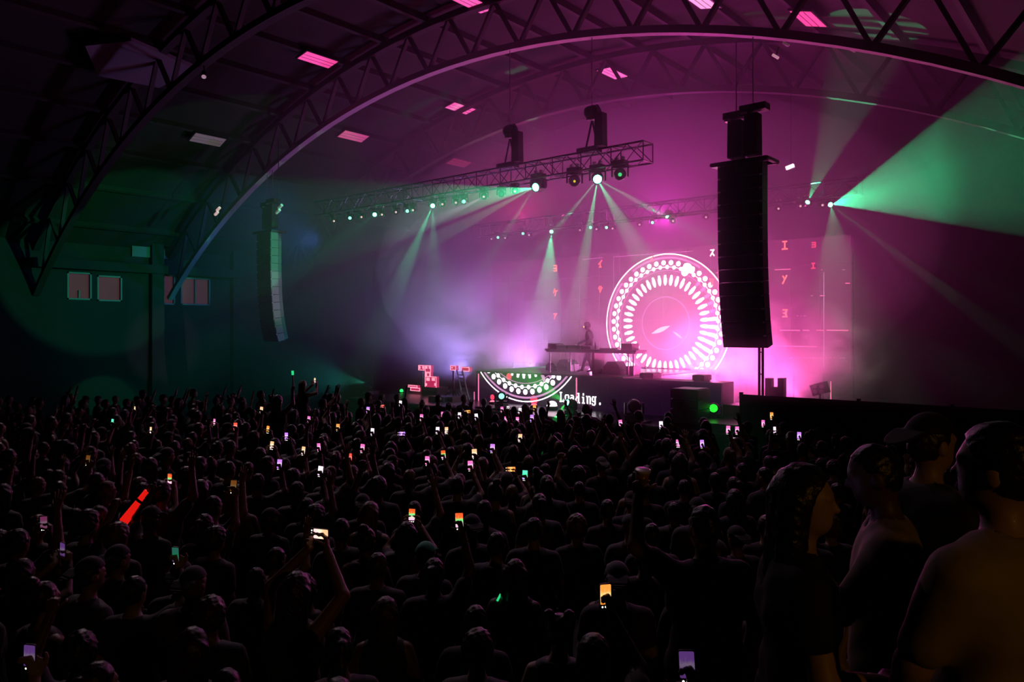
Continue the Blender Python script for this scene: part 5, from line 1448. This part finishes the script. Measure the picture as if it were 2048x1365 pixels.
# long haired guest turned towards the others
bent = [arm(1, (.27, .02, 1.13), (.12, .24, 1.08), (-.7, .7, .1), (0, 0, -1), .5, (0, 1, .3)), down(-1, .05)]
t, M = named(dict(arms=bent, hair='long', w=.95, sleeve=.5, cloth=DARKC, head=(-.2, 0)), 1598, 2.6, 1.5, .97, dir_rz(.95, -.15), 'long-haired guest in black turned away from the stage on the terrace')
# crop haired guest lifting a drink
lift = [arm(-1, (-.36, .10, 1.56), (-.29, .24, 1.79), (.15, .25, 1), (.8, .5, 0), .85, (.5, -.9, 0), .05), down(1)]
t, M = named(dict(arms=lift, hair='crop', w=1.1, sleeve=.55, cloth=DARKC), 1412, 4.0, 1.0, .99, dir_rz(-.25, 1), 'crop-haired guest on the step lifting a drink')
c = thing('drink_cup', 'tall plastic cup with pale rim lifted above the crowd', 'cup'); c.matrix_world = M @ Matrix.Translation((-.245, .300, 1.83)) @ Matrix.Rotation(R(14), 4, 'X')
CUPM = mat('amber_drink', (.5, .22, .06), .25); RIMM = mat('pale_plastic', (.75, .7, .75), .3)
MB().lathe([(.030, 0), (.032, .004), (.040, .10)], 16).build('cup_wall', CUPM, c, True)
MB().lathe([(.041, .10), (.046, .103), (.046, .112), (.040, .114)], 16).build('lid', RIMM, c, True)
MB().lathe([(.0335, .018), (.0355, .022), (.0355, .034), (.0345, .036)], 16).build('band', RIMM, c, True)
# guest filming with both arms stretched overhead
over = [arm(s, (s * .29, .13, 1.63), (s * .075, .27, 1.88), (-s * .15, .15, 1), (-s, -.3, 0), .7, (-s * .3, -1, 0), .05) for s in (1, -1)]
t, M = named(dict(arms=over, hair='bob', w=.95, tank=True), 590, 5.45, 0, 1.08, dir_rz(.35, 1), 'bob-haired guest filming with both bare arms arched overhead')
put_phone(M @ Matrix.Translation((0, .29, 1.985)) @ Matrix.Rotation(R(90), 4, 'Y'), 'cream', 'wide-held phone framed by two bare arms arched overhead', None, .5)
# guest with red-lit cloth, built as a glowing tube
t, M = named(dict(arms=[raised(-1, 1.0, False), down(1)], hair='cap', w=1.05), 300, 7.9, 0, 1.03, dir_rz(.4, 1), 'capped guest holding up red-lit cloth built as a glowing tube', False)
hw_ = M @ Vector((-.22, .22, 1.93))
e_ = AD(246, 1046, (hw_ - CAMP).dot(CF) - .1)
tb = thing('lit_cloth_tube', 'red-lit cloth built as a fat glowing tube over the crowd', 'light stick', hw_)
dd = e_ - hw_
MB().bar(dd * .12, dd * .98, .042, 12, .05).build('tube', mat('lit_cloth_red', (.3, .02, .02), .4, em=(1, .012, .008), est=.75, sampling='NONE'), tb, True)
MB().bar(-dd * .14, dd * .12, .02, 8).build('handle', BLACK, tb)
MB().bar(dd * .36, dd * .42, .053, 12).build('band', mat('dark_red', (.1, .01, .01), .5), tb)
# capped guest with green edged cap and a clip light
t, M = named(dict(arms=[down(1), down(-1)], hair='cap', w=1.05, capm=mat('mint_cap', (.10, .55, .35), .7)), 850, 6.75, 0, 1.0, dir_rz(.3, 1), 'guest in a mint green cap at the rear', False)
g = thing('clip_light', 'small green clip light on the shoulder of the mint-capped guest', 'light'); g.matrix_world = M @ Matrix.Translation((.13, -.115, 1.44)) @ Matrix.Rotation(R(-25), 4, 'Y')
MB().box2((-.024, -.012, -.010), (.024, .012, .010)).build('lamp', mat('clip_green', (.02, .3, .1), .4, em=(.02, .9, .2), est=.6, sampling='NONE'), g); MB().box2((-.012, .012, -.01), (.012, .022, .01)).build('clip', BLACK, g)
# guest with green neon straps
t, M = named(dict(arms=[down(1), down(-1)], hair='long', w=.9, tank=True, cloth=DARKC), 1030, 6.3, 0, .99, dir_rz(.25, 1), 'long-haired guest with a green glow strap on the shoulder', False)
NEON = mat('neon_green', (.03, .3, .12), .4, em=(.03, 1, .32), est=.7, sampling='NONE')
g = thing('glow_strap', 'short green glowing strap on a bare shoulder', 'strap'); g.matrix_world = M @ Matrix.Translation((-.105, -.02, 1.495))
MB().tube([(-.03, -.06, -.035), (-.01, -.02, .008), (.01, .02, .006)], .010, 6).build('strap', NEON, g); MB().bar((.008, .016, .006), (.016, .03, .004), .014, 6).build('clasp', BLACK, g)
t, M = named(dict(arms=[down(1), down(-1)], hair='short', w=1.0, cloth=DARKC), 950, 5.3, 0, .98, dir_rz(.2, 1), 'short-haired guest wearing a green glow necklace', False)
g = thing('glow_necklace', 'thin green glowing necklace on a short-haired guest', 'necklace'); g.matrix_world = M
MB().tube([(-.085, -.02, 1.50), (-.05, -.085, 1.485), (0, -.115, 1.462)], .007, 6).build('cord', NEON, g); MB().tube([(.02, -.115, 1.466), (.07, -.095, 1.49), (.11, -.06, 1.492)], .008, 6).build('cord', NEON, g)
MB().bar((-.004, -.114, 1.462), (.024, -.114, 1.467), .010, 8).build('clasp', BLACK, g)
# guest with twin buns
t, M = named(dict(arms=[down(1), down(-1)], hair='buns', w=.9, tank=True), 1118, 5.1, 0, .99, dir_rz(.1, 1), 'guest with two round hair buns at the rear', False)
# riders on shoulders
ride = [((s * .09, 0, .92), (s * .15, .36, .93), (s * .14, .33, .52), (s * .14, .45, .47)) for s in (1, -1)]
for px, d, hairk, arms_, lb in ((613, 19.2, 'long', ph_b, 'long-haired rider sitting on shoulders filming above the crowd'), (563, 14.8, 'bob', [raised(1, 1.0, False), down(-1)], 'bob-haired rider sitting on shoulders raising a light stick')):
    p = AD(px, HZ, d); rz = face_angle(p.x, p.y)
    put_person(PM['stand_short'], p.x, p.y, rz, 1.0, 0, 'guest carrying the %s' % ('filming rider' if d > 16 else 'rider with the light stick'))
    sp = dict(arms=arms_, hair=hairk, w=.88, legs=ride, tank=True)
    b = Matrix.Rotation(rz, 3, 'Z') @ Vector((0, -.12, 0))
    put_person(build_person(sp), p.x + b.x, p.y + b.y, rz, .97, .70, lb)
    M = Matrix.Translation((p.x + b.x, p.y + b.y, .70)) @ Matrix.Rotation(rz, 4, 'Z') @ Matrix.Scale(.97, 4)
    if d > 16: put_phone(M @ Matrix.Translation((0, .40, 1.76)), 'cream', 'pale phone held by the rider on shoulders', None)
    else:
        h = M @ Vector((.22, .23, 1.93)); top = AD(585, 742, (h - CAMP).dot(CF)); st = thing('light_stick', 'thin light stick with green tip above the crowd', 'light stick', h)
        v = top - h; MB().bar(-v * .1, v * .75, .016, 6).build('shaft', mat('violet_shaft', (.3, .2, .4), .4), st); MB().bar(v * .75, v, .024, 8).build('tip', NEON, st, True)
# ------------------------------------------------------------------ the performer
reach = [arm(1, (.25, .14, 1.17), (.12, .42, 1.03), (-.1, 1, -.25), (0, 0, -1), .35, (-1, 0, 0)), arm(-1, (-.29, -.10, 1.18), (-.22, .10, 1.00), (.2, 1, -.2), (0, 0, -1), .35, (1, 0, 0))]
stride = [((.09, 0, .92), (.10, .18, .50), (.09, .30, .085), (.10, .46, .035)), ((-.09, 0, .92), (-.10, .02, .50), (-.10, -.10, .085), (-.12, .07, .035))]
pd = AY(1180, 748, 21.25)
rz = math.atan2(-.45, -1) - math.pi / 2
sp = dict(arms=reach, hair='curly', w=1.12, sleeve=2.0, legs=stride, lean=(0, .10), head=(0, .28), cloth=DARKC)
put_person(build_person(sp, .018, .008), pd.x, pd.y, rz, .955, ZR + .03, 'performer in dark jacket leaning over the table with glowing glasses')
M = Matrix.Translation((pd.x, pd.y, ZR + .03)) @ Matrix.Rotation(rz, 4, 'Z') @ Matrix.Scale(.955, 4)
Hm = M @ Matrix.Translation((0, .06, 1.55)) @ Matrix.Rotation(-.28, 4, 'X') @ Matrix.Translation((0, 0, -1.55))
g = thing('glowing_glasses', 'red and yellow lit glasses on the performer', 'glasses'); g.matrix_world = Hm
for s in (-1, 1): MB().lathe([(.026, 0), (.026, .01)], 12, Matrix.Translation((s * .034, .128, 1.664)) @ Matrix.Rotation(R(-90), 4, 'X')).build('lens', mat('lit_glasses', (.3, .1, .02), .3, em=(1, .38, .08), est=7, sampling='NONE'), g)
MB().bar((-.01, .135, 1.666), (.01, .135, 1.666), .004, 5).build('bridge', BLACK, g)
for s in (-1, 1): MB().bar((s * .066, .128, 1.666), (s * .088, .01, 1.668), .004, 5).build('temple', BLACK, g)
